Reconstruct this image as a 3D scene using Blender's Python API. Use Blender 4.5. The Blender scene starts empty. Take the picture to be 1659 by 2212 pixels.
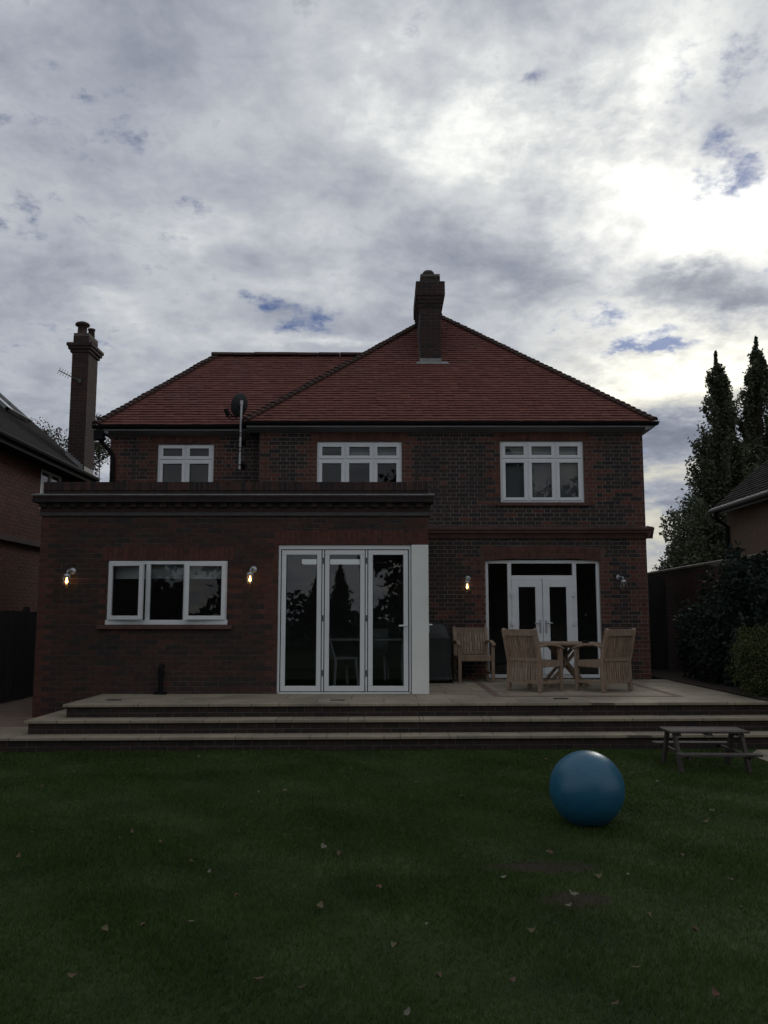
import bpy, math, random
import numpy as np
from mathutils import Vector, Matrix, Quaternion
random.seed(7); RNG = np.random.default_rng(11)
S = bpy.context.scene
C = S.collection
R = math.radians

# ------------------------------------------------------------------ camera
cam = bpy.data.cameras.new('camera')
cam.sensor_fit = 'VERTICAL'; cam.sensor_height = 36.0; cam.lens = 36.0 * 1853.5 / 2212.0
cam.clip_start = 0.05; cam.clip_end = 2000
camo = bpy.data.objects.new('camera', cam); C.objects.link(camo)
PITCH = math.atan(.1234)
camo.location = (0, 0, 1.6); camo.rotation_euler = (math.pi / 2 + PITCH, 0, 0)
S.camera = camo

# ------------------------------------------------------------------ exposure
S.view_settings.view_transform = 'Standard'
S.view_settings.look = 'None'
S.view_settings.exposure = 0.18
S.view_settings.gamma = 1.0
S.view_settings.use_curve_mapping = False

# ------------------------------------------------------------------ sun and sky
SUN_AZ, SUN_EL = R(22), R(23.8)          # behind thin cloud, right of the house
SD = Vector((math.sin(SUN_AZ) * math.cos(SUN_EL), math.cos(SUN_AZ) * math.cos(SUN_EL), math.sin(SUN_EL)))
sl = bpy.data.lights.new('sun', 'SUN'); sl.energy = 0.5; sl.angle = R(14); sl.color = (1, .94, .84)
so = bpy.data.objects.new('sun', sl); C.objects.link(so)
so.rotation_euler = (-SD).to_track_quat('-Z', 'Y').to_euler(); so.location = (20, 40, 40)

W = bpy.data.worlds.new('World'); S.world = W; W.use_nodes = True
def build_sky():
    nt = W.node_tree; nt.nodes.clear(); N = nt.nodes.new; L = nt.links.new
    def math_(op, a, b=None, c=None, clamp=False):
        n = N('ShaderNodeMath'); n.operation = op; n.use_clamp = clamp
        for i, x in enumerate((a, b, c)):
            if x is None: continue
            if isinstance(x, (int, float)): n.inputs[i].default_value = x
            else: L(x, n.inputs[i])
        return n.outputs[0]
    def rng(x, a, b, lo=0., hi=1., t='SMOOTHSTEP'):
        n = N('ShaderNodeMapRange'); n.interpolation_type = t
        L(x, n.inputs[0])
        for i, v in zip((1, 2, 3, 4), (a, b, lo, hi)): n.inputs[i].default_value = v
        return n.outputs[0]
    def noise(vec, scale, detail, rough=.55, dist=0., w=0.):
        o = N('ShaderNodeVectorMath'); o.operation = 'ADD'; L(vec, o.inputs[0]); o.inputs[1].default_value = (w, w * .7, w * 1.3)
        n = N('ShaderNodeTexNoise'); n.noise_dimensions = '3D'; L(o.outputs[0], n.inputs['Vector'])
        n.inputs['Scale'].default_value = scale; n.inputs['Detail'].default_value = detail
        n.inputs['Roughness'].default_value = rough; n.inputs['Distortion'].default_value = dist
        return n
    def mixc(f, a, b, mode='MIX'):
        n = N('ShaderNodeMix'); n.data_type = 'RGBA'; n.blend_type = mode
        if isinstance(f, (int, float)): n.inputs[0].default_value = f
        else: L(f, n.inputs[0])
        for i, x in ((6, a), (7, b)):
            if isinstance(x, tuple): n.inputs[i].default_value = (*x, 1)
            else: L(x, n.inputs[i])
        return n.outputs[2]
    tc = N('ShaderNodeTexCoord'); d = tc.outputs['Generated']
    sp = N('ShaderNodeSeparateXYZ'); L(d, sp.inputs[0]); X, Y, Z = sp.outputs
    zc = math_('ADD', math_('MAXIMUM', Z, 0.), .26)
    cb = N('ShaderNodeCombineXYZ'); L(math_('DIVIDE', X, zc), cb.inputs[0]); L(math_('DIVIDE', Y, zc), cb.inputs[1])
    P = cb.outputs[0]                                  # point on a flat cloud layer
    warp = noise(P, 2.2, 5, .6, 0, 3.)
    ws = N('ShaderNodeSeparateColor'); L(warp.outputs['Color'], ws.inputs[0])
    warp2 = noise(P, 9., 5, .65, 0, 8.)
    ws2 = N('ShaderNodeSeparateColor'); L(warp2.outputs['Color'], ws2.inputs[0])
    az0 = math_('ARCTAN2', X, Y); el0 = math_('ARCSINE', Z)
    az = math_('ADD', math_('MULTIPLY_ADD', math_('SUBTRACT', ws.outputs[0], .5), .34, az0), math_('MULTIPLY', math_('SUBTRACT', ws2.outputs[0], .5), .12))
    el = math_('ADD', math_('MULTIPLY_ADD', math_('SUBTRACT', ws.outputs[1], .5), .10, el0), math_('MULTIPLY', math_('SUBTRACT', ws2.outputs[1], .5), .05))
    def blob(azd, eld, ra, re, amp):                   # soft cloud or gap, degrees
        u = math_('DIVIDE', math_('SUBTRACT', az, R(azd)), R(ra)); v = math_('DIVIDE', math_('SUBTRACT', el, R(eld)), R(re))
        r2 = math_('ADD', math_('MULTIPLY', u, u), math_('MULTIPLY', v, v))
        return math_('MULTIPLY', math_('EXPONENT', math_('MULTIPLY', r2, -1.)), amp)
    def total(bl, start):
        s = start
        for b in bl: s = math_('ADD', s, blob(*b))
        return s
    big = noise(P, 2.1, 9, .58, .2, 1.2).outputs['Fac']
    fine = noise(P, 6.0, 10, .60, .2, 5.).outputs['Fac']
    wisp = noise(P, 19., 8, .64, .12, 2.).outputs['Fac']
    # gaps of blue: only where the layer is thin, torn at the edges
    gap = total(GAPS, math_('ADD', math_('MULTIPLY', math_('SUBTRACT', big, .5), 1.0), math_('MULTIPLY', math_('SUBTRACT', fine, .5), 3.2)))
    gap = math_('ADD', gap, math_('MULTIPLY', math_('SUBTRACT', wisp, .5), 2.2))
    gapm = rng(gap, .28, 1.25)
    # light and dark of the cloud
    near = total(BRIGHT, 0.)
    lum = math_('ADD', math_('MULTIPLY', math_('SUBTRACT', fine, .5), math_('MULTIPLY_ADD', near, .6, 1.2)), math_('MULTIPLY', math_('SUBTRACT', big, .5), .8))
    lum = math_('ADD', lum, math_('MULTIPLY', math_('SUBTRACT', wisp, .5), math_('MULTIPLY_ADD', near, .75, .28)))
    lum = total(TONES, math_('ADD', lum, .62))
    lum = math_('ADD', lum, math_('MULTIPLY', near, .52))
    cr = N('ShaderNodeValToRGB'); L(math_('MULTIPLY_ADD', lum, .80, .05), cr.inputs[0]); e = cr.color_ramp.elements
    e[0].position = .0; e[0].color = (.17, .19, .24, 1)
    e[1].position = 1.; e[1].color = (.84, .855, .83, 1)
    for p, c in ((.25, (.245, .268, .325, 1)), (.5, (.375, .40, .45, 1)), (.75, (.54, .56, .58, 1))):
        q = e.new(p); q.color = c
    # cloud lit through by the veiled sun
    dt = N('ShaderNodeVectorMath'); dt.operation = 'DOT_PRODUCT'; L(d, dt.inputs[0]); dt.inputs[1].default_value = SD
    cosd = math_('MAXIMUM', dt.outputs['Value'], 0.)
    g1 = math_('POWER', cosd, 320.); g2 = math_('POWER', cosd, 45.)
    lit = math_('ADD', math_('MULTIPLY', g1, .10), math_('MULTIPLY', math_('MULTIPLY', g2, .40), rng(lum, .2, 1.1)))
    warm = mixc(1., cr.outputs[0], mixc(lit, (0, 0, 0), (1.0, .95, .78)), 'ADD')
    low = rng(el0, R(4), R(24), 1., 0.)
    creamy = math_('MULTIPLY', math_('MULTIPLY', low, rng(az0, R(4), R(18))), rng(lum, .35, .8))
    warm = mixc(math_('MULTIPLY', creamy, .75), warm, mixc(1., warm, (1.12, 1.02, .78), 'MULTIPLY'))
    sky = N('ShaderNodeTexSky'); sky.sky_type = 'NISHITA'; sky.sun_disc = False
    sky.sun_elevation = SUN_EL; sky.sun_rotation = SUN_AZ; sky.altitude = 0; sky.air_density = 1.; sky.dust_density = .3; sky.ozone_density = 3.
    b1 = N('ShaderNodeBackground'); L(mixc(1., sky.outputs[0], (.38, .47, .74), 'MULTIPLY'), b1.inputs[0]); b1.inputs[1].default_value = .05
    b2 = N('ShaderNodeBackground'); L(warm, b2.inputs[0]); b2.inputs[1].default_value = 1.0
    ms = N('ShaderNodeMixShader'); L(math_('MULTIPLY', gapm, .88), ms.inputs[0]); L(b2.outputs[0], ms.inputs[1]); L(b1.outputs[0], ms.inputs[2])
    out = N('ShaderNodeOutputWorld'); L(ms.outputs[0], out.inputs[0])
# (azimuth, elevation, half widths, amount) in degrees: where the gaps of blue and the thick and thin clouds stand
GAPS = [(24.0, 28.0, 2.0, 1.5, 1.15), (21.5, 30.7, 3.2, 1.5, .75), (25, 25.6, 1.8, 1.2, .85), (25.5, 32, 2, 2.5, .6), (10.6, 33.8, 2.6, .9, .75), (13.8, 33.0, 2.4, .7, .5), (-6.9, 19.8, 2.6, 1.0, 1.15), (-3.6, 19.0, 3.0, .6, .7),
        (16.6, 17.1, 3.0, .65, 1.3), (18.5, 18.3, 1.6, .5, .6), (-24.4, 28.7, 3, 1.3, .45), (-19.9, 29.3, 3, 1.2, .22), (-23, 31.9, 4, 1.4, .35), (-13.8, 27.2, 3, .9, .5), (0, 30, 9, 5, -.4), (180, 35, 90, 40, -.15), (18, 24, 5, 2, -.6), (5, 24, 8, 2, -.4)]
TONES = [(-18, 35.3, 7, 3.5, -.22), (-2, 37, 6, 3, .05), (2.5, 24.0, 6.5, 1.5, -.20), (10, 22.6, 5, 1.2, -.16), (19.2, 20.9, 5.5, 1.0, -.42), (25, 19.6, 4, 1.0, -.35), (-23.5, 22, 5, 6, -.16), (-21, 29.5, 5, 4, -.12), (-11, 24.8, 4, 1.1, .20), (-15.5, 24.6, 2.5, 1., .18),
         (-18.3, 19.6, 2.5, .7, .2), (-12.6, 18.1, 4, 1.3, .18), (-4.2, 18.0, 3.5, .5, .4), (-6, 21.4, 3, .8, .2), (17.5, 14.6, 5.5, 1.8, .42), (19, 11.0, 6, 1.4, -.62), (18.4, 9.1, 5, .55, .12), (18.4, 7.4, 6, .9, -.42), (18, 5.2, 6, .7, .2), (-23, 16.5, 4, 3, -.14), (-8.6, 28.6, 4, 2.5, -.1), (2, 30, 6, 4, .16), (-4, 33, 5, 3, .14), (180, 30, 110, 50, -.03)]
BRIGHT = [(19.5, 26.0, 6, 2.4, .42), (24, 23.4, 6, 1.9, .85), (18, 32.5, 8, 4, .6), (11, 30.5, 6.5, 5, .34), (2, 32, 8, 5, .3), (20, 17.2, 6, 2.2, .6), (18, 14.3, 5, 1.4, .3)]
build_sky()

# ------------------------------------------------------------------ helpers
ROOT = {}
class MB:
    def __init__(s): s.v = []; s.f = []; s.m = []
    def poly(s, pts, mi=0):
        n = len(s.v); s.v += [tuple(p) for p in pts]; s.f.append(tuple(range(n, n + len(pts)))); s.m.append(mi)
    def hexa(s, p, mi=0, skip=()):
        n = len(s.v); s.v += [tuple(q) for q in p]
        for i, q in enumerate(((0, 3, 2, 1), (4, 5, 6, 7), (0, 1, 5, 4), (1, 2, 6, 5), (2, 3, 7, 6), (3, 0, 4, 7))):
            if i in skip: continue
            s.f.append(tuple(n + k for k in q)); s.m.append(mi)
    def box(s, x0, x1, y0, y1, z0, z1, mi=0):
        s.hexa([(x0, y0, z0), (x1, y0, z0), (x1, y1, z0), (x0, y1, z0), (x0, y0, z1), (x1, y0, z1), (x1, y1, z1), (x0, y1, z1)], mi)
    def bar(s, p, q, w, h, mi=0, up=(0, 0, 1)):
        p = Vector(p); q = Vector(q); d = (q - p).normalized(); up = Vector(up)
        if abs(d.dot(up)) > .98: up = Vector((0, 1, 0))
        a = d.cross(up).normalized() * (w / 2); b = a.cross(d).normalized() * (h / 2)
        s.hexa([p - a - b, p + a - b, q + a - b, q - a - b, p - a + b, p + a + b, q + a + b, q - a + b], mi)
    def tube(s, pts, r, seg=10, mi=0, caps=True):
        pts = [Vector(p) for p in pts]; n0 = len(s.v); k = len(pts)
        rr = r if isinstance(r, (list, tuple)) else [r] * k
        ref = None
        for i, p in enumerate(pts):
            d = (pts[min(i + 1, k - 1)] - pts[max(i - 1, 0)]).normalized()
            if ref is None:
                ref = Vector((0, 0, 1)) if abs(d.z) < .9 else Vector((1, 0, 0))
            a = (ref - d * ref.dot(d)).normalized(); b = d.cross(a); ref = a
            for j in range(seg):
                t = 2 * math.pi * j / seg; s.v.append(tuple(p + (a * math.cos(t) + b * math.sin(t)) * rr[i]))
        for i in range(k - 1):
            for j in range(seg):
                j2 = (j + 1) % seg
                s.f.append((n0 + i * seg + j, n0 + i * seg + j2, n0 + (i + 1) * seg + j2, n0 + (i + 1) * seg + j)); s.m.append(mi)
        if caps:
            s.f.append(tuple(n0 + j for j in reversed(range(seg)))); s.m.append(mi)
            s.f.append(tuple(n0 + (k - 1) * seg + j for j in range(seg))); s.m.append(mi)
    def lathe(s, prof, o=(0, 0, 0), seg=24, mi=0, M=None, jit=None):
        n0 = len(s.v); o = Vector(o)
        for i, (r, z) in enumerate(prof):
            for j in range(seg):
                t = 2 * math.pi * j / seg; rj = r * (jit(i, t) if jit else 1)
                p = Vector((rj * math.cos(t), rj * math.sin(t), z))
                if M is not None: p = M @ p
                s.v.append(tuple(o + p))
        for i in range(len(prof) - 1):
            for j in range(seg):
                j2 = (j + 1) % seg
                s.f.append((n0 + i * seg + j, n0 + i * seg + j2, n0 + (i + 1) * seg + j2, n0 + (i + 1) * seg + j)); s.m.append(mi)
    def extrude(s, prof, axis_from, axis_to, ua, va, mi=0):
        """profile [(u,v)] swept from axis_from to axis_to; ua, va are 3D axes"""
        A = Vector(axis_from); B = Vector(axis_to); ua = Vector(ua); va = Vector(va)
        a = [A + ua * u + va * v for u, v in prof]; b = [B + ua * u + va * v for u, v in prof]
        n = len(prof)
        for i in range(n): s.poly([a[i], a[(i + 1) % n], b[(i + 1) % n], b[i]], mi)
        s.poly(a[::-1], mi); s.poly(b, mi)
    def build(s, name, mats, parent=None, smooth=False, bevel=0, local=False):
        if not isinstance(mats, (list, tuple)): mats = [mats]
        me = bpy.data.meshes.new(name)
        v = s.v
        if parent is not None and not local:
            o0 = ROOT.get(parent.name, Vector((0, 0, 0))); v = [(a[0] - o0.x, a[1] - o0.y, a[2] - o0.z) for a in v]
        me.from_pydata(v, [], s.f)
        for m in mats: me.materials.append(m)
        me.polygons.foreach_set('material_index', s.m)
        if smooth: me.polygons.foreach_set('use_smooth', [True] * len(s.f))
        me.update()
        return link(name, me, parent, bevel)
def link(name, me, parent=None, bevel=0):
    o = bpy.data.objects.new(name, me); C.objects.link(o)
    if parent is not None:
        o.parent = parent; ROOT[o.name] = ROOT.get(parent.name, Vector((0, 0, 0)))
    if bevel:
        b = o.modifiers.new('bevel', 'BEVEL'); b.width = bevel; b.segments = 2; b.limit_method = 'ANGLE'
    return o
def tag(o, label=None, cat=None, group=None, kind=None):
    if label: o['label'] = label
    if cat: o['category'] = cat
    if group: o['group'] = group
    if kind: o['kind'] = kind
    return o
def thing(name, label, cat, loc=(0, 0, 0), rz=0, group=None):
    o = bpy.data.objects.new(name, None); C.objects.link(o); o.location = loc; o.rotation_euler = (0, 0, rz)
    o.empty_display_size = .2; ROOT[o.name] = Vector(loc)
    return tag(o, label, cat, group)
def dup(o, parent=None):
    c = o.copy(); C.objects.link(c)
    if parent is not None: c.parent = parent
    for ch in list(o.children): dup(ch, c)
    return c
# pixel (in a 1659 x 2212 copy of the photo) to a point on the plane y = Y, used only for measuring
def at(px, py, Y):
    a = (px - 829.5) / 1853.5; b = (1106 - py) / 1853.5; c, s = math.cos(PITCH), math.sin(PITCH)
    t = Y / (c - b * s); return Vector((a * t, Y, 1.6 + (s + b * c) * t))
def gz(px, py, z=0.):
    a = (px - 829.5) / 1853.5; b = (1106 - py) / 1853.5; c, s = math.cos(PITCH), math.sin(PITCH)
    t = (z - 1.6) / (s + b * c); return Vector((a * t, (c - b * s) * t, z))

# ------------------------------------------------------------------ materials
def pmat(name, base, rough=.7, var=.25, scale=6., bump=0., bscale=60., metal=0., spec=.5, island=0., hue=None, detail=6, stretch=None):
    m = bpy.data.materials.new(name); m.use_nodes = True; nt = m.node_tree; N = nt.nodes.new; L = nt.links.new
    b = nt.nodes['Principled BSDF']; b.inputs['Roughness'].default_value = rough; b.inputs['Metallic'].default_value = metal
    b.inputs['Specular IOR Level'].default_value = spec
    tc = N('ShaderNodeTexCoord'); vec = tc.outputs['Object']
    if stretch:
        mp = N('ShaderNodeMapping'); mp.inputs['Scale'].default_value = stretch; L(vec, mp.inputs[0]); vec = mp.outputs[0]
    n = N('ShaderNodeTexNoise'); L(vec, n.inputs['Vector']); n.inputs['Scale'].default_value = scale; n.inputs['Detail'].default_value = detail; n.inputs['Roughness'].default_value = .6
    lo = tuple(c * (1 - var) for c in base); hi = tuple(min(1, c * (1 + var)) for c in (hue or base))
    r = N('ShaderNodeValToRGB'); L(n.outputs[0], r.inputs[0]); r.color_ramp.elements[0].position = .3; r.color_ramp.elements[1].position = .7
    r.color_ramp.elements[0].color = (*lo, 1); r.color_ramp.elements[1].color = (*hi, 1)
    col = r.outputs[0]
    if island:
        g = N('ShaderNodeNewGeometry'); mr = N('ShaderNodeMapRange'); L(g.outputs['Random Per Island'], mr.inputs[0]); mr.inputs[3].default_value = 1 - island; mr.inputs[4].default_value = 1 + island
        mx = N('ShaderNodeMix'); mx.data_type = 'RGBA'; mx.blend_type = 'MULTIPLY'; mx.inputs[0].default_value = 1; L(col, mx.inputs[6]); L(mr.outputs[0], mx.inputs[7]); col = mx.outputs[2]
    L(col, b.inputs['Base Color'])
    if bump:
        n2 = N('ShaderNodeTexNoise'); L(vec, n2.inputs['Vector']); n2.inputs['Scale'].default_value = bscale; n2.inputs['Detail'].default_value = 5
        bp = N('ShaderNodeBump'); bp.inputs['Strength'].default_value = bump; bp.inputs['Distance'].default_value = .02; L(n2.outputs[0], bp.inputs['Height']); L(bp.outputs[0], b.inputs['Normal'])
    return m
def islandmat(name, cols, rough=.85, var=.25, scale=14., bump=.3, bscale=90., spec=.3, wear=None, trans=0.):
    """each brick, tile or leaf takes its own colour from cols"""
    m = bpy.data.materials.new(name); m.use_nodes = True; nt = m.node_tree; N = nt.nodes.new; L = nt.links.new
    b = nt.nodes['Principled BSDF']; b.inputs['Roughness'].default_value = rough; b.inputs['Specular IOR Level'].default_value = spec
    g = N('ShaderNodeNewGeometry'); r = N('ShaderNodeValToRGB'); L(g.outputs['Random Per Island'], r.inputs[0])
    el = r.color_ramp.elements
    el[0].position = 0; el[0].color = (*cols[0], 1); el[1].position = 1; el[1].color = (*cols[-1], 1)
    for i, c in enumerate(cols[1:-1], 1): e = el.new(i / (len(cols) - 1)); e.color = (*c, 1)
    tc = N('ShaderNodeTexCoord')
    n = N('ShaderNodeTexNoise'); L(tc.outputs['Object'], n.inputs['Vector']); n.inputs['Scale'].default_value = scale; n.inputs['Detail'].default_value = 6
    mr = N('ShaderNodeMapRange'); L(n.outputs[0], mr.inputs[0]); mr.inputs[1].default_value = .3; mr.inputs[2].default_value = .7; mr.inputs[3].default_value = 1 - var; mr.inputs[4].default_value = 1 + var
    mx = N('ShaderNodeMix'); mx.data_type = 'RGBA'; mx.blend_type = 'MULTIPLY'; mx.inputs[0].default_value = 1; L(r.outputs[0], mx.inputs[6]); L(mr.outputs[0], mx.inputs[7]); col = mx.outputs[2]
    if wear:                                            # large soft patches of lichen or soot
        wc, ws, wa = wear
        n3 = N('ShaderNodeTexNoise'); L(tc.outputs['Object'], n3.inputs['Vector']); n3.inputs['Scale'].default_value = ws; n3.inputs['Detail'].default_value = 8; n3.inputs['Roughness'].default_value = .7
        m3 = N('ShaderNodeMapRange'); L(n3.outputs[0], m3.inputs[0]); m3.inputs[1].default_value = .5; m3.inputs[2].default_value = .72; m3.inputs[4].default_value = wa
        x3 = N('ShaderNodeMix'); x3.data_type = 'RGBA'; L(m3.outputs[0], x3.inputs[0]); L(col, x3.inputs[6]); x3.inputs[7].default_value = (*wc, 1); col = x3.outputs[2]
    L(col, b.inputs['Base Color'])
    if bump:
        n2 = N('ShaderNodeTexNoise'); L(tc.outputs['Object'], n2.inputs['Vector']); n2.inputs['Scale'].default_value = bscale
        bp = N('ShaderNodeBump'); bp.inputs['Strength'].default_value = bump; bp.inputs['Distance'].default_value = .01; L(n2.outputs[0], bp.inputs['Height']); L(bp.outputs[0], b.inputs['Normal'])
    if trans:
        t = N('ShaderNodeBsdfTranslucent'); L(col, t.inputs[0]); ms = N('ShaderNodeMixShader'); ms.inputs[0].default_value = trans
        out = nt.nodes['Material Output']; L(b.outputs[0], ms.inputs[1]); L(t.outputs[0], ms.inputs[2]); L(ms.outputs[0], out.inputs[0])
    return m
def glassmat(name, tint=(.80, .84, .84), k=2.0):
    m = bpy.data.materials.new(name); m.use_nodes = True; nt = m.node_tree; nt.nodes.clear(); N = nt.nodes.new; L = nt.links.new
    f = N('ShaderNodeFresnel'); f.inputs[0].default_value = 1.5
    q = N('ShaderNodeMath'); q.operation = 'MULTIPLY'; q.use_clamp = True; q.inputs[1].default_value = k; L(f.outputs[0], q.inputs[0])
    t = N('ShaderNodeBsdfTransparent'); t.inputs[0].default_value = (*tint, 1)
    g = N('ShaderNodeBsdfGlossy'); g.inputs['Roughness'].default_value = .01
    ms = N('ShaderNodeMixShader'); L(q.outputs[0], ms.inputs[0]); L(t.outputs[0], ms.inputs[1]); L(g.outputs[0], ms.inputs[2])
    tc = N('ShaderNodeTexCoord'); n = N('ShaderNodeTexNoise'); L(tc.outputs['Object'], n.inputs['Vector']); n.inputs['Scale'].default_value = .9; n.inputs['Detail'].default_value = 1
    bp = N('ShaderNodeBump'); bp.inputs['Strength'].default_value = .05; bp.inputs['Distance'].default_value = .02; L(n.outputs[0], bp.inputs['Height']); L(bp.outputs[0], g.inputs['Normal'])
    o = N('ShaderNodeOutputMaterial'); L(ms.outputs[0], o.inputs[0]); return m
def emit(name, col, st):
    m = bpy.data.materials.new(name); m.use_nodes = True; b = m.node_tree.nodes['Principled BSDF']
    b.inputs['Base Color'].default_value = (*col, 1); b.inputs['Emission Color'].default_value = (*col, 1); b.inputs['Emission Strength'].default_value = st; return m
def pavingmat():
    m = bpy.data.materials.new('stone_paving'); m.use_nodes = True; nt = m.node_tree; N = nt.nodes.new; L = nt.links.new
    b = nt.nodes['Principled BSDF']; b.inputs['Roughness'].default_value = .8; b.inputs['Specular IOR Level'].default_value = .3
    tc = N('ShaderNodeTexCoord'); br = N('ShaderNodeTexBrick'); L(tc.outputs['Object'], br.inputs['Vector'])
    br.inputs['Scale'].default_value = 1; br.inputs['Brick Width'].default_value = .9; br.inputs['Row Height'].default_value = .6; br.inputs['Mortar Size'].default_value = .006; br.inputs['Mortar Smooth'].default_value = .2
    br.inputs['Color1'].default_value = (.345, .295, .215, 1); br.inputs['Color2'].default_value = (.275, .236, .173, 1); br.inputs['Mortar'].default_value = (.11, .09, .07, 1)
    n = N('ShaderNodeTexNoise'); L(tc.outputs['Object'], n.inputs['Vector']); n.inputs['Scale'].default_value = 1.5; n.inputs['Detail'].default_value = 12; n.inputs['Roughness'].default_value = .7
    mr = N('ShaderNodeMapRange'); L(n.outputs[0], mr.inputs[0]); mr.inputs[1].default_value = .3; mr.inputs[2].default_value = .7; mr.inputs[3].default_value = .60; mr.inputs[4].default_value = 1.2
    mx = N('ShaderNodeMix'); mx.data_type = 'RGBA'; mx.blend_type = 'MULTIPLY'; mx.inputs[0].default_value = 1; L(br.outputs[0], mx.inputs[6]); L(mr.outputs[0], mx.inputs[7]); L(mx.outputs[2], b.inputs['Base Color'])
    bp = N('ShaderNodeBump'); bp.inputs['Strength'].default_value = .3; bp.inputs['Distance'].default_value = .01; L(n.outputs[0], bp.inputs['Height']); L(bp.outputs[0], b.inputs['Normal']); return m
def rendermat(name, base, dirt):
    m = pmat(name, base, .85, .06, 2.5, .25, 140.)
    return m
RED = islandmat('red_brick', [(.105, .042, .030), (.12, .050, .036), (.085, .036, .028), (.135, .06, .042)], wear=((.03, .022, .02), 1.3, .55))
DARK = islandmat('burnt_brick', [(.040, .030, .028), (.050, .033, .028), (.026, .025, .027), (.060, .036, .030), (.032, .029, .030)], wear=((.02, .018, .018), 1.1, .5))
EXT = islandmat('mixed_brick', [(.066, .033, .026), (.046, .030, .025), (.080, .036, .028), (.031, .027, .025), (.060, .034, .027), (.038, .030, .027)], wear=((.024, .019, .018), 1.0, .55))
LNB = islandmat('orange_brick', [(.095, .030, .022), (.12, .038, .026), (.08, .027, .02), (.11, .04, .028)], wear=((.03, .02, .018), .8, .4))
BWB = islandmat('old_wall_brick', [(.06, .03, .024), (.085, .038, .028), (.045, .027, .023), (.07, .035, .028)], wear=((.025, .024, .02), .8, .6))
CHB = islandmat('chimney_brick', [(.05, .028, .024), (.04, .026, .024), (.066, .034, .028), (.032, .024, .023)], wear=((.022, .02, .019), 1.2, .6))
SOOT = islandmat('sooty_brick', [(.035, .024, .022), (.05, .027, .023), (.025, .021, .021)], wear=((.018, .017, .017), 1.2, .5))
MORT = pmat('pale_mortar', (.20, .18, .155), .9, .5, .9)
MORTD = pmat('dark_mortar', (.095, .082, .070), .9, .5, .9)
MORTR = pmat('red_mortar', (.095, .06, .05), .9, .3, 3.)
TILE = islandmat('clay_tile', [(.150, .053, .041), (.162, .058, .043), (.135, .048, .038), (.155, .055, .042), (.145, .054, .042), (.178, .070, .050)], .85, .16, 9., .3, 60., wear=((.10, .058, .046), .7, .45))
TILED = islandmat('weathered_tile', [(.06, .032, .026), (.05, .035, .03), (.075, .036, .028), (.045, .036, .032)], .9, .25, 9.)
TILEN = islandmat('dark_tile', [(.018, .017, .017), (.024, .020, .019), (.015, .015, .016), (.026, .02, .018)], .95, .25, 9., spec=.1)
TILEP = pmat('plain_roof', (.1, .035, .026), .9)
UPVC = pmat('white_upvc', (.74, .76, .77), .35, .05, 3.)
ALU = pmat('white_aluminium', (.74, .76, .76), .4, .05, 3.)
GASK = pmat('black_gasket', (.012, .012, .013), .6)
REND = rendermat('white_render', (.78, .79, .74), 0)
SHADEDP = pmat('shaded_white_paint', (.21, .215, .225), .6, .15, 4.)  # white soffit paint with the shade under the eaves put into its colour
BLACKP = pmat('black_plastic', (.010, .010, .011), .8, .2, spec=.15)
LEAD = pmat('lead', (.048, .046, .045), .55, .35, 8., .2, 30.)
LEADP = pmat('pale_lead', (.20, .20, .195), .5, .3, 9., .2, 30.)
GLASS = glassmat('glass', k=1.4)
GLASSD = glassmat('bifold_glass', k=2.1)
PAVE = pavingmat()
PAVEB = pmat('brown_block_paving', (.17, .115, .085), .85, .3, 8., .3, 40.)
RISER = islandmat('riser_brick', [(.030, .023, .02), (.04, .027, .022), (.024, .02, .018)], wear=((.025, .024, .018), 1., .5))
TEAK = pmat('weathered_teak', (.27, .185, .125), .75, .32, 5., .3, 60., stretch=(6, 6, 1.2), island=.16, hue=(.29, .21, .15))
OLDW = pmat('grey_weathered_wood', (.062, .050, .042), .8, .45, 6., .4, 50., stretch=(1.5, 9, 9), island=.22)
ROOMW = pmat('room_wall', (.46, .47, .46), .9, .05)
ROOMF = pmat('room_floor', (.26, .24, .22), .5, .2)
BLIND = pmat('grey_blind', (.24, .235, .255), .9, .06, 4.)
BLINDL = pmat('pale_blind', (.44, .45, .45), .9, .06, 4.)
DISH = pmat('dark_mesh_dish', (.035, .037, .04), .6, .2)
GALV = pmat('galvanised', (.42, .43, .44), .45, .25, 14., metal=.5)
LEAF_P = islandmat('poplar_leaf', [(.058, .070, .042), (.076, .088, .046), (.046, .057, .036), (.09, .094, .046)], .6, .3, 3., 0, trans=.25)
LEAF_L = islandmat('laurel_leaf', [(.016, .026, .019), (.022, .034, .022), (.012, .020, .017), (.03, .038, .024)], .65, .3, 3., 0, spec=.2, trans=.15)
LEAF_B = islandmat('box_leaf', [(.06, .078, .022), (.08, .098, .028), (.05, .064, .022), (.10, .112, .032)], .6, .3, 5., 0, trans=.2)
LEAF_D = islandmat('far_leaf', [(.05, .055, .035), (.07, .065, .04), (.04, .045, .03)], .7, .3, 3., 0, trans=.25)
BARK = pmat('bark', (.05, .04, .03), .9, .4, 8., .5, 20.)
SOIL = pmat('soil', (.034, .024, .016), .95, .4, 12., .6, 40.)
GBASE = pmat('lawn_ground', (.024, .038, .014), .95, .4, 1.6, .5, 60., hue=(.031, .046, .017), spec=.1)
BLADE = islandmat('grass_blade', [(.053, .090, .022), (.064, .102, .025), (.045, .080, .020), (.073, .108, .030), (.058, .096, .023)], 0.8, .22, .8, 0, spec=.12, trans=.2)
POTS = pmat('sooty_terracotta', (.055, .034, .028), .85, .35)
TERRA = pmat('terracotta', (.10, .05, .038), .85, .3)
COPE = pmat('coping_stone', (.115, .095, .08), .9, .35, 6., .4, 30.)
PEB = pmat('pebbledash', (.20, .135, .095), .95, .3, 30., .8, 120.)
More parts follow.
